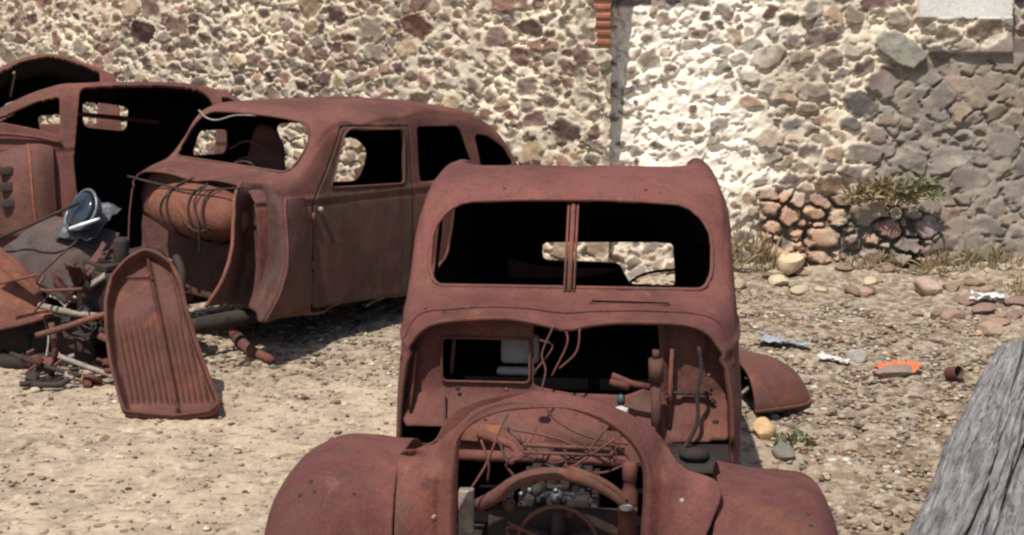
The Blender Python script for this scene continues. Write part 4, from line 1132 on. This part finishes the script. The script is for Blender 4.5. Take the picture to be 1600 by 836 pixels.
# ------------------------------------------------------------------ detached wing on the right
def loose_wing():
    root = empty('car_wing', (1.33, 9.05, 0), (0, 0, R(-16))); root.scale = (1.12, 1.15, 1.12)
    tag(root, 'detached rusty wing lying on the gravel beside the foreground car', 'car wing')
    a, b = np.meshgrid(np.linspace(R(-62), R(170), 60), np.linspace(0, R(88), 30), indexing='ij')
    k = 1 + .04 * fbm(np.cos(a) * 3, b * 3, seed=6)
    G = np.stack([.43 * np.cos(a) * np.cos(b) * k - .03, .46 * np.sin(a) * np.cos(b) * k, .02 + .23 * np.sin(b) ** .8 + .0 * a], -1)
    G[..., 2] += .05 * smooth(.1, -.4, G[..., 1])
    link('sheet', G.reshape(-1, 3), grid_faces(60, 30), M_RUST2, root, solid=.008, off=0)
    tube('rim', G[:, 0] + np.array([0, 0, .004]), .012, M_RUST2, root, 7)
    g = Geo(); g.tube([(-.05, -.42, .05), (.08, -.30, .12), (.14, -.2, .16)], .010, 6); g.tube([(.02, -.38, .04), (.05, -.28, .15)], .008, 6); g.build('stay', M_PALE, root)
loose_wing()

# ------------------------------------------------------------------ weathered log at the lower right
def mat_wood():
    m, nt, b = new_mat('weathered_wood')
    tc = nt.nodes.new('ShaderNodeTexCoord').outputs['Object']
    g = nz(nt, tc, 1.0, 9, 0.75, (48, 2.6, 48)); h = nz(nt, tc, 1.0, 6, 0.6, (9, 2.0, 9))
    c = ramp(nt, g, [(0.34, (.10, .095, .09)), (0.46, (.30, .29, .28)), (0.60, (.46, .45, .44)), (0.75, (.66, .65, .63))])
    c = mixc(nt, ramp(nt, h, [(.52, 0.0), (.66, .65)]), c, (.17, .15, .135))
    k = nz(nt, tc, 1.0, 4, 0.6, (20, 0.9, 20))
    c = mixc(nt, ramp(nt, k, [(.485, 0.0), (.50, .9), (.515, 0.0)]), c, (.02, .018, .016))
    nt.links.new(c, b.inputs['Base Color']); b.inputs['Roughness'].default_value = .9; b.inputs['Specular IOR Level'].default_value = .2
    bump(nt, b, g, .03, 1.0)
    return m
M_WOOD = mat_wood()
def log(name, p0, p1, r0, r1, seed, label, flat=.8):
    p0, p1 = np.array(p0, float), np.array(p1, float); L = np.linalg.norm(p1 - p0)
    root_rot = math.atan2(-(p1 - p0)[0], (p1 - p0)[1])
    n, m = 240, 150
    t, a = np.meshgrid(np.linspace(0, 1, n), np.linspace(0, 2 * math.pi, m, endpoint=False), indexing='ij')
    r = r0 + (r1 - r0) * t
    ca, sa = np.cos(a), np.sin(a)
    gr = fbm(ca * 4.0 + seed, sa * 4.0, t * L * .9, oct=5, seed=seed); big = fbm(ca * 1.2, sa * 1.2, t * L * 1.1 + seed, oct=2, seed=seed + 5)
    crack = np.exp(-(((a - 1.15 - .22 * np.sin(t * 5 + seed)) / .07)) ** 2) * (.6 + .4 * np.sin(t * 9))
    rid = np.clip(1 - np.abs(fbm(ca * 3.2 + seed + 9, sa * 3.2, t * L * .55, oct=3, seed=seed + 2)) * 9, 0, 1)
    rr = r * (1 - .13 * rid + .30 * gr + .14 * big - .40 * np.clip(crack, 0, 1))
    G = np.stack([rr * ca, t * L + .05 * gr * (t > .97) - .05 * gr * (t < .03), rr * sa * flat], -1)
    G = np.concatenate([G, G[:, :1]], 1)
    V = G.reshape(-1, 3); Q = grid_faces(n, m + 1)
    V = np.vstack([V, [(0, 0, 0), (0, L, 0)]]); c0, c1 = len(V) - 2, len(V) - 1
    caps = [(c0, (j + 1), j, j) for j in range(m)]
    F = [tuple(q) for q in Q[:, ::-1]] + [(c0, j, j + 1) for j in range(m)] + [(c1, (n - 1) * (m + 1) + j + 1, (n - 1) * (m + 1) + j) for j in range(m)]
    o = link(name, V, F, M_WOOD, None)
    o.location = p0; o.rotation_euler = (math.atan2((p1 - p0)[2], np.hypot((p1 - p0)[0], (p1 - p0)[1])), 0, root_rot)
    tag(o, label, 'log')
    return o
log('weathered_log', (1.56, 5.55, .13), (3.26, 9.6, .13), .19, .17, 3, 'long grey weathered log lying across the lower right corner')
log('weathered_log', (2.08, 5.75, .10), (3.25, 8.7, .10), .21, .18, 8, 'shorter grey log lying on the right of the longer weathered one')

# ------------------------------------------------------------------ loose stones
def rock(loc, s, col, label, group=None, seed=0, cat='stone', name='loose_stone'):
    rs = np.random.default_rng(seed + 500)
    # subdivided ball, cut by a few planes for broken faces
    import bmesh
    bm = bmesh.new(); bmesh.ops.create_icosphere(bm, subdivisions=3, radius=1.0)
    V = np.array([v.co[:] for v in bm.verts]); F = [tuple(v.index for v in f.verts) for f in bm.faces]; bm.free()
    for k in range(9):
        n = rs.normal(size=3); n /= np.linalg.norm(n); d = rs.uniform(.55, .85)
        o = V @ n - d; V = V - np.clip(o, 0, None)[:, None] * n
    V *= 1 + .05 * fbm(V[:, 0] * 3 + seed, V[:, 1] * 3, V[:, 2] * 3, seed=seed)[:, None]
    V = V * np.asarray(s)
    c = np.asarray(col) * (1 + .2 * fbm(V[:, 0] * 30 + seed, V[:, 1] * 30, V[:, 2] * 30, seed=seed))[:, None]
    o = link(name, V, F, M_PEBBLE, None, True, colors=c, angle=35)
    o.location = (loc[0], loc[1], float(ground_z(loc[0], loc[1])) + s[2] * loc[2]); o.rotation_euler = (0, 0, rs.uniform(0, 6.28))
    tag(o, label, cat, group); return o
rock((1.40, 8.33, .6), (.085, .075, .07), lin(196, 162, 122), 'large yellow tan stone beside the foreground car below the detached wing', seed=1)
rock((1.45, 7.98, .5), (.10, .07, .05), lin(120, 114, 104), 'low dull grey stone just behind the right wing of the foreground car', seed=2)
rock((2.45, 9.62, .5), (.17, .11, .05), lin(140, 124, 112), 'flat brown grey slab under the orange scrap', seed=3)
rock((2.28, 9.95, .7), (.08, .07, .06), lin(160, 152, 142), 'pale grey stone between the white offcut and the orange scrap', seed=4)
rock((3.35, 12.2, .6), (.13, .10, .09), lin(170, 148, 132), 'rounded stone alone on the pale ground near the wall foot', seed=5)
rock((2.34, 12.75, .8), (.15, .11, .12), lin(196, 178, 146), 'pale angular boulder set at the foot of the patched wall', seed=6)
# the heap of fallen stones at the right
hp = [(3.55, 11.1), (3.75, 11.3), (3.6, 11.5), (3.95, 11.2), (3.85, 10.9), (3.45, 10.85), (3.7, 10.7), (4.05, 11.55), (3.3, 11.35), (3.95, 11.75), (3.6, 11.85), (4.15, 10.95)]
for k, (a, b) in enumerate(hp):
    rock((a, b, .5), (random.uniform(.09, .17), random.uniform(.07, .12), random.uniform(.03, .06)), random.choice([lin(150, 122, 106), lin(132, 108, 98), lin(160, 138, 118)]),
         'flat brown stone in the heap of fallen stones at the right edge', 'fallen stones at the right edge', 20 + k)
for k in range(46):
    a = random.uniform(1.35, 4.3); b = random.uniform(12.15, 12.88) if k % 3 else random.uniform(11.2, 12.4); s = random.uniform(.03, .085) * (1 if b > 12.1 else .7)
    rock((a, b, .35), (s * 1.35, s, s * .65), random.choice([lin(176, 158, 132), lin(150, 128, 108), lin(196, 180, 152), lin(138, 116, 102), lin(166, 140, 118)]) * random.uniform(.65, .95), 'broken stone fallen from the patched wall, lying near its foot', 'fallen stones along the wall foot', 700 + k)
sc = 0
for k in range(400):
    if sc >= 44: break
    a, b = random.uniform(1.2, 4.2), random.uniform(7.2, 12.6)
    if a < 1.75 and b < 9.9 or abs((a - 1.62) - (b - 5.55) * .4) < .5 and b < 9.9 or (a > 1.62 + (b - 5.55) * .4 and b < 9.5): continue
    s = random.uniform(.018, .042)
    rock((a, b, .45), (s * 1.3, s, s * .6), random.choice(PEB[1:6]) * random.uniform(.6, .95), 'small loose stone among the gravel right of the foreground car', 'small stones on the right side', 60 + k); sc += 1
sc = 0
for k in range(300):
    if sc >= 12: break
    a, b = random.uniform(-3.0, -.9), random.uniform(7.6, 10.2)
    s = random.uniform(.016, .034)
    if -2.5 < a < -1.65 and 8.7 < b < 9.6: continue
    rock((a, b, .45), (s * 1.3, s, s * .6), random.choice(PEB[1:6]) * random.uniform(.65, 1), 'small loose stone on the gravel round the leaning grille', 'small stones on the left side', 300 + k); sc += 1

# ------------------------------------------------------------------ rubbish
def sheet(name, pts, mat, label, cat, thick=.003, z=None, crumple=.01, seed=0):
    """a scrap cut from sheet, its outline given on the ground, crumpled"""
    pts = np.asarray(pts, float); lo, hi = pts.min(0), pts.max(0)
    u = np.linspace(lo[0], hi[0], 28); v = np.linspace(lo[1], hi[1], 28); U, Vv = np.meshgrid(u, v, indexing='ij')
    h = .012 + crumple * (1 + fbm(U * 18, Vv * 18, seed=seed)) + ground_z(U, Vv)
    V, Q = cut(np.stack([U, Vv, h], -1), [([0, 1], pts, lambda q: np.ones(len(q), bool), True)])
    c = V.mean(0); c[2] = V[:, 2].min()
    o = link(name, V - c, Q, mat, None, solid=thick); o.location = c
    tag(o, label, cat); return o
sheet('orange_scrap', [(2.30, 9.62), (2.40, 9.78), (2.55, 9.84), (2.66, 9.72), (2.60, 9.60), (2.45, 9.58)], M_ORANGE, 'bright orange plastic scrap on the rubble right of the car', 'litter', crumple=.035, seed=2)
sheet('white_offcut', [(2.02, 9.98), (2.08, 10.06), (2.22, 9.86), (2.19, 9.80)], M_WHITE, 'white curved offcut lying on the rubble behind the detached wing', 'litter', crumple=.03, seed=3)
sheet('blue_scrap', [(1.70, 10.42), (1.78, 10.58), (1.90, 10.52), (2.05, 10.34), (2.02, 10.28), (1.85, 10.36)], M_BLUE, 'crumpled pale blue plastic sheet on the ground by the wall', 'litter', crumple=.035, seed=4)
sheet('pale_scrap', [(3.55, 11.75), (3.62, 11.95), (3.85, 11.92), (3.82, 11.72)], mat_plain('pale_plastic', (.5, .56, .56), (.66, .7, .7), 40, .5), 'pale plastic scrap on the stone heap at the right edge', 'litter', crumple=.05, seed=5)
g = Geo(); g.lathe([(.05, 0), (.055, .01), (.055, .11), (.05, .12), (.045, .115), (.045, .02)], 18, np.array(Euler((R(70), 0, R(30))).to_matrix()), (0, 0, .06))
o = g.build('rusty_can', M_RUST3); o.scale = (.8, .8, .8); o.location = (2.78, 9.55, -.01); tag(o, 'small rusty can lying against the far end of the long log', 'can')

# bent pipe on the gravel
o = tube('bent_pipe', [(-2.05, 10.95, .07), (-1.93, 10.55, .05), (-1.78, 10.2, .035), (-1.58, 9.93, .03)], [.035, .045, .04, .028], M_RUST3, None, 9, sm=6); tag(o, 'short bent rusty pipe lying on the gravel right of the leaning grille', 'pipe')

# ------------------------------------------------------------------ scrap heap on the left
def plate(name, pts3, mat, label, cat='scrap metal', bulge=.03, seed=0, n=22, thick=.006, bead=None):
    """bent four-cornered sheet of metal"""
    A, B, C, D = [np.array(p, float) for p in pts3]
    u, v = np.meshgrid(np.linspace(0, 1, n), np.linspace(0, 1, n), indexing='ij')
    u_, v_ = u[..., None], v[..., None]
    G = A * (1 - u_) * (1 - v_) + B * u_ * (1 - v_) + C * u_ * v_ + D * (1 - u_) * v_
    nn = np.cross(B - A, D - A); nn /= np.linalg.norm(nn)
    G = G + nn * (bulge * np.sin(math.pi * u) * np.sin(math.pi * v) + bulge * .8 * fbm(u * 4 + seed, v * 4, seed=seed))[..., None]
    c = G.mean((0, 1)); 
    o = link(name, (G - c).reshape(-1, 3), grid_faces(n, n), mat, None, solid=thick, off=0); o.location = c
    tag(o, label, cat)
    if bead: tube('folded_edge', (G[:, 0] - c), .014, bead, o, 7); tube('folded_edge', (G[-1] - c), .012, bead, o, 7)
    return o
plate('shadow_sheet', [(-3.8, 10.0, .0), (-2.72, 9.86, .0), (-2.78, 9.98, .34), (-3.8, 10.12, .30)], M_DARK, 'added dark sheet standing in for the shadow under the orange wedge of sheet metal', bulge=.03, seed=21)  # dark upright sheet added for the black shade beneath the wedge
rs_ = np.random.default_rng(77)
for k in range(22):
    c = np.array([rs_.uniform(-3.1, -2.2), rs_.uniform(9.62, 10.3), 0]); c[2] = .20 + .45 * rs_.random() * (1 if c[0] < -2.5 else .7)
    a = rs_.normal(size=3) * np.array([1, .5, .6]); a /= np.linalg.norm(a); b = np.cross(a, rs_.normal(size=3)); b /= np.linalg.norm(b)
    la, lb = rs_.uniform(.08, .2), rs_.uniform(.04, .11)
    plate('torn_sheet', [c - a * la - b * lb, c + a * la - b * lb * .5, c + a * la * .7 + b * lb, c - a * la * .8 + b * lb * 1.1], [M_SHEET, M_RUST3, M_DARK, M_RUST2][k % 4],
          'small torn piece of rusty sheet metal tangled in the scrap heap', 'scrap metal', bulge=.05, seed=30 + k, n=12, thick=.004)['group'] = 'torn sheets in the scrap heap'
for k in range(14):
    c = np.array([rs_.uniform(-3.1, -2.1), rs_.uniform(9.6, 10.3), rs_.uniform(.15, .65)]); d = rs_.normal(size=3) * np.array([1, .4, .5]); d /= np.linalg.norm(d); L_ = rs_.uniform(.1, .3)
    o = tube('twisted_wire', [c - d * L_, c + rs_.normal(size=3) * .05, c + d * L_ * .5 + rs_.normal(size=3) * .06, c + d * L_], rs_.uniform(.005, .011), [M_CABLE, M_RUST3, M_PALE][k % 3], None, 6, sm=5)
    tag(o, 'thin twisted rusty wire or rod in the scrap heap', 'wire', 'twisted wires in the scrap heap')
GR = 'scrap pieces heaped at the left edge'
M_BRIGHT = mat_plain('crushed_chrome', (.02, .022, .025), (.16, .175, .19), 5, .5, .15, .003, .5)
plate('crumpled_panel', [(-3.06, 10.2, .80), (-2.78, 10.08, .80), (-2.66, 10.42, .98), (-2.98, 10.5, .98)], mat_plain('grey_sheet', (.05, .052, .055), (.13, .14, .15), 6, .55, .3, .003, .4), 'crumpled dark grey metal panel under the smashed headlamp on the scrap heap', bulge=.06, seed=3, n=30)
M_GLASS = mat_plain('dark_glass', (.012, .018, .028), (.035, .05, .07), 5, .12, 0, .001, .6)
lamp = empty('broken_headlamp', (-2.86, 10.16, 1.0), (R(58), R(-22), R(-28)))
tag(lamp, 'smashed round headlamp with dark bluish glass on top of the scrap heap', 'headlamp')
g = Geo(); g.lathe([(.02, -.13), (.07, -.12), (.12, -.07), (.145, .0), (.14, .0), (.115, -.06)], 28); g.build('bowl', M_STEEL, lamp)
a = np.linspace(0, 2 * math.pi, 40, endpoint=False); tube('rim', np.stack([.15 * np.cos(a), .15 * np.sin(a) * .95, .012 * np.sin(2 * a)], -1), .011, M_STEEL, lamp, 8, True)
g = Geo(); g.lathe([(.136, .004), (.11, .025), (.06, .038), (.01, .042)], 28); g.build('lens', M_GLASS, lamp)
o = tube('chrome_strip', [(-2.90, 10.0, .90), (-2.82, 10.0, .925), (-2.70, 10.02, .965)], [.012, .016, .010], mat_plain('bright_strip', (.5, .52, .54), (.7, .72, .74), 20, .35, .3), None, 8, sm=6); tag(o, 'bright pale metal strip lying below the smashed headlamp', 'strip')
plate('sooty_sheet', [(-3.42, 10.0, .72), (-2.92, 9.9, .42), (-2.66, 10.35, .80), (-3.15, 10.5, .93)], M_SHEET, 'dark sooty steel sheet sloping across the scrap heap', bulge=.05, seed=5)
plate('fender_scrap', [(-3.75, 9.75, .18), (-2.98, 9.8, .36), (-3.16, 10.02, .56), (-3.62, 10.2, .82)], M_RUSTO, 'orange rusty wedge of sheet metal at the left edge', bulge=.04, seed=7, bead=M_RUST)
plate('fender_strip', [(-3.40, 9.80, .76), (-3.08, 9.78, .50), (-3.02, 9.86, .52), (-3.33, 9.9, .80)], M_RUSTO, 'narrow curled rusty strip lying over the orange wedge', bulge=.02, seed=9)
plate('rust_shard', [(-2.82, 10.2, .46), (-2.55, 10.2, .42), (-2.58, 10.35, .62), (-2.68, 10.4, .70)], M_RUSTO, 'pointed orange rusty shard standing just behind the leaning grille', bulge=.02, seed=11)
o = tube('steel_rod', [(-3.45, 10.0, .80), (-3.1, 10.02, .95), (-2.85, 10.1, 1.06)], .012, M_DARK, None, 6); tag(o, 'thin straight dark rod rising above the sooty sheet', 'rod')
bars = [([(-3.05, 9.75, .44), (-2.8, 9.7, .40), (-2.55, 9.7, .37)], .022, M_PALE, 'pale upper bar crossing the scrap heap'),
        ([(-3.0, 9.5, .30), (-2.8, 9.5, .36), (-2.6, 9.55, .42), (-2.45, 9.6, .43)], .020, M_RUST3, 'curved brown bar below the pale one in the scrap heap'),
        ([(-2.85, 9.45, .18), (-2.6, 9.4, .10), (-2.35, 9.3, .05)], .018, M_PALE, 'pale bar slanting down to the foot of the leaning grille'),
        ([(-3.05, 9.3, .04), (-2.8, 9.25, .05), (-2.72, 9.3, .10)], .020, M_DARK, 'dark bent bar at the front foot of the scrap heap'),
        ([(-2.95, 9.6, .02), (-2.9, 9.55, .2), (-2.93, 9.6, .36)], .022, M_RUST3, 'short upright pipe stub in the scrap heap'),
        ([(-3.2, 9.6, .16), (-2.9, 9.4, .12), (-2.7, 9.4, .06)], .015, M_DARK, 'dark thin rod low in the scrap heap'),
        ([(-2.6, 9.5, .30), (-2.48, 9.45, .24), (-2.5, 9.4, .1)], .024, M_RUST3, 'stout brown hook hanging beside the leaning grille')]
for P_, r_, m_, l_ in bars:
    o = tube('scrap_bar', P_, r_, m_, None, 8, sm=5); tag(o, l_, 'bar', GR)
# supports of the heap: old gearbox, axle and a wheel drum
g = Geo(); g.box((0, 0, .18), (.42, .30, .24)); g.box((.1, 0, .33), (.26, .2, .10)); g.lathe([(.11, 0), (.12, .05), (.12, .14), (.05, .18)], 18, np.array(Euler((R(90), 0, 0)).to_matrix()), (-.05, -.14, .2)); g.tube([(.2, -.1, .45), (.36, -.16, .40), (.40, -.2, .2)], .035, 8, sm=4)
for k in range(4): g.lathe([(.025, 0), (.03, .05), (.015, .07)], 8, None, (-.02 + .08 * k, .05, .38))
o = g.build('gearbox', M_DARK, bevel=.012); o.location = (-2.72, 10.25, 0); o.rotation_euler = (0, 0, R(-20)); tag(o, 'dark greasy gearbox casing buried under the sheets of the scrap heap', 'gearbox')
g = Geo(); g.lathe([(.05, 0), (.2, 0), (.2, .09), (.16, .1), (.15, .03), (.06, .03)], 24, None, (0, 0, 0)); g.tube([(0, 0, .02), (0, 0, .2)], .03, 8)
o = g.build('brake_drum_scrap', M_DARK); o.location = (-3.2, 9.95, .0); tag(o, 'dark brake drum under the orange wedge of sheet metal', 'brake drum')
o = tube('axle_beam', [(-3.3, 10.3, .5), (-3.0, 10.1, .3), (-2.6, 9.95, .16), (-2.2, 9.9, .1)], .035, M_DARK, None, 8, sm=4); tag(o, 'dark curved axle beam running under the scrap heap', 'axle')
for k in range(46):
    hi = k >= 18
    a, b = (random.uniform(-3.05, -2.2), random.uniform(9.75, 10.3)) if hi else (random.uniform(-3.15, -2.45), random.uniform(9.3, 9.85)); s = random.uniform(.03, .075)
    g = Geo()
    t = k % 4
    if t == 0: g.lathe([(s * .4, -.012), (s, -.012), (s, .012), (s * .4, .012)], 14)
    elif t == 1: g.box((0, 0, 0), (s * 2.2, s * .8, .02)); g.box((s, 0, .02), (.02, s * .8, .05))
    elif t == 2: g.tube([(-s, 0, 0), (0, s * .4, .01), (s, 0, .02)], .014, 7, sm=4)
    else: g.box((0, 0, 0), (s, s, s * .7)); g.tube([(0, 0, 0), (s * 1.2, 0, s * .3)], .012, 6)
    o = g.build('scrap_fragment', random.choice([M_RUST3, M_DARK, M_PALE, M_RUST2]), bevel=.003); o.location = (a, b, (.42 + .2 * random.random()) if hi and a < -2.45 else (.25 + .3 * random.random()) if hi else (.03 + .10 * random.random())); o.rotation_euler = (random.uniform(-.6, .6), random.uniform(-.6, .6), random.uniform(0, 6))
    tag(o, 'small broken metal fragment in the scrap heap left of the leaning grille', 'scrap metal', 'metal fragments in the scrap heap')

# ------------------------------------------------------------------ plants on and below the wall
def mat_leaf(name, a, b_):
    m, nt, b = new_mat(name)
    oi = nt.nodes.new('ShaderNodeTexCoord').outputs['Object']
    c = ramp(nt, nz(nt, oi, 9, 4, .6), [(.35, a), (.65, b_)]); nt.links.new(c, b.inputs['Base Color']); b.inputs['Roughness'].default_value = .8
    return m
M_DRY = mat_leaf('dry_leaf', (.26, .20, .10), (.42, .33, .19))
M_GREEN = mat_leaf('green_leaf', (.13, .135, .065), (.27, .26, .14))
def tuft(name, loc, wdt, hgt, n, mat, label, cat, up=.6, blade=.010, out=.12, seed=0):
    rs = np.random.default_rng(seed); V = []; F = []
    for k in range(n):
        x, z = rs.uniform(-wdt, wdt), rs.uniform(0, hgt * .5)
        z *= 1 - (x / wdt) ** 2 * .6
        p = np.array([x, rs.uniform(-.02, .02), z]); d = np.array([rs.normal(0, .5), -abs(rs.normal(out, .3)), up + rs.normal(0, .4)]); d /= np.linalg.norm(d)
        L = hgt * rs.uniform(.25, .6); side = np.cross(d, rs.normal(size=3)); side /= np.linalg.norm(side); wv = side * blade * rs.uniform(.6, 1.5)
        q = p + d * L * .55; r_ = p + d * L + np.array([0, 0, -.15 * L])
        b = len(V); V += [p - wv * .5, p + wv * .5, q + wv, q - wv, r_]
        F += [(b, b + 1, b + 2, b + 3), (b + 3, b + 2, b + 4)]
    o = link(name, np.array(V), F, mat, None, False); o.location = loc; tag(o, label, cat); return o
tuft('wall_weed', (3.10, 12.92, .62), .28, .34, 260, M_DRY, 'dry brown weed clump growing out of the patched wall', 'weed', seed=1)
tuft('wall_weed', (3.42, 12.90, .66), .16, .30, 150, M_GREEN, 'green leafy weed growing out of the wall beside the dry clump', 'weed', seed=2, blade=.013)
tuft('grass_tuft', (2.0, 12.80, .04), .22, .55, 170, M_DRY, 'tall dry grass at the wall foot behind the foreground car', 'grass', up=1.2, blade=.007, seed=3)
tuft('grass_tuft', (3.85, 12.75, .02), .42, .42, 220, M_DRY, 'wide dry grass clump at the wall foot near the right edge', 'grass', up=1.0, blade=.007, seed=4)
for k, (gx, gy, gw, gh, gn, gl) in enumerate(((4.15, 11.9, .25, .32, 150, 'dry brown grass behind the stone heap at the right edge'), (3.05, 12.78, .22, .22, 110, 'short dry grass at the wall foot under the wall weeds'), (4.25, 10.6, .16, .20, 90, 'dry grass in front of the stone heap at the right edge'), (1.62, 12.75, .14, .35, 110, 'thin dry grass at the wall foot hugging the cab of the foreground car'))):
    tuft('grass_tuft', (gx, gy, float(ground_z(gx, gy))), gw, gh, gn, M_DRY, gl, 'grass', up=1.0, blade=.006, seed=40 + k)
tuft('ground_weed', (1.52, 8.05, .02), .10, .14, 60, M_GREEN, 'small green weed on the ground behind the right wing of the foreground car', 'weed', seed=5)
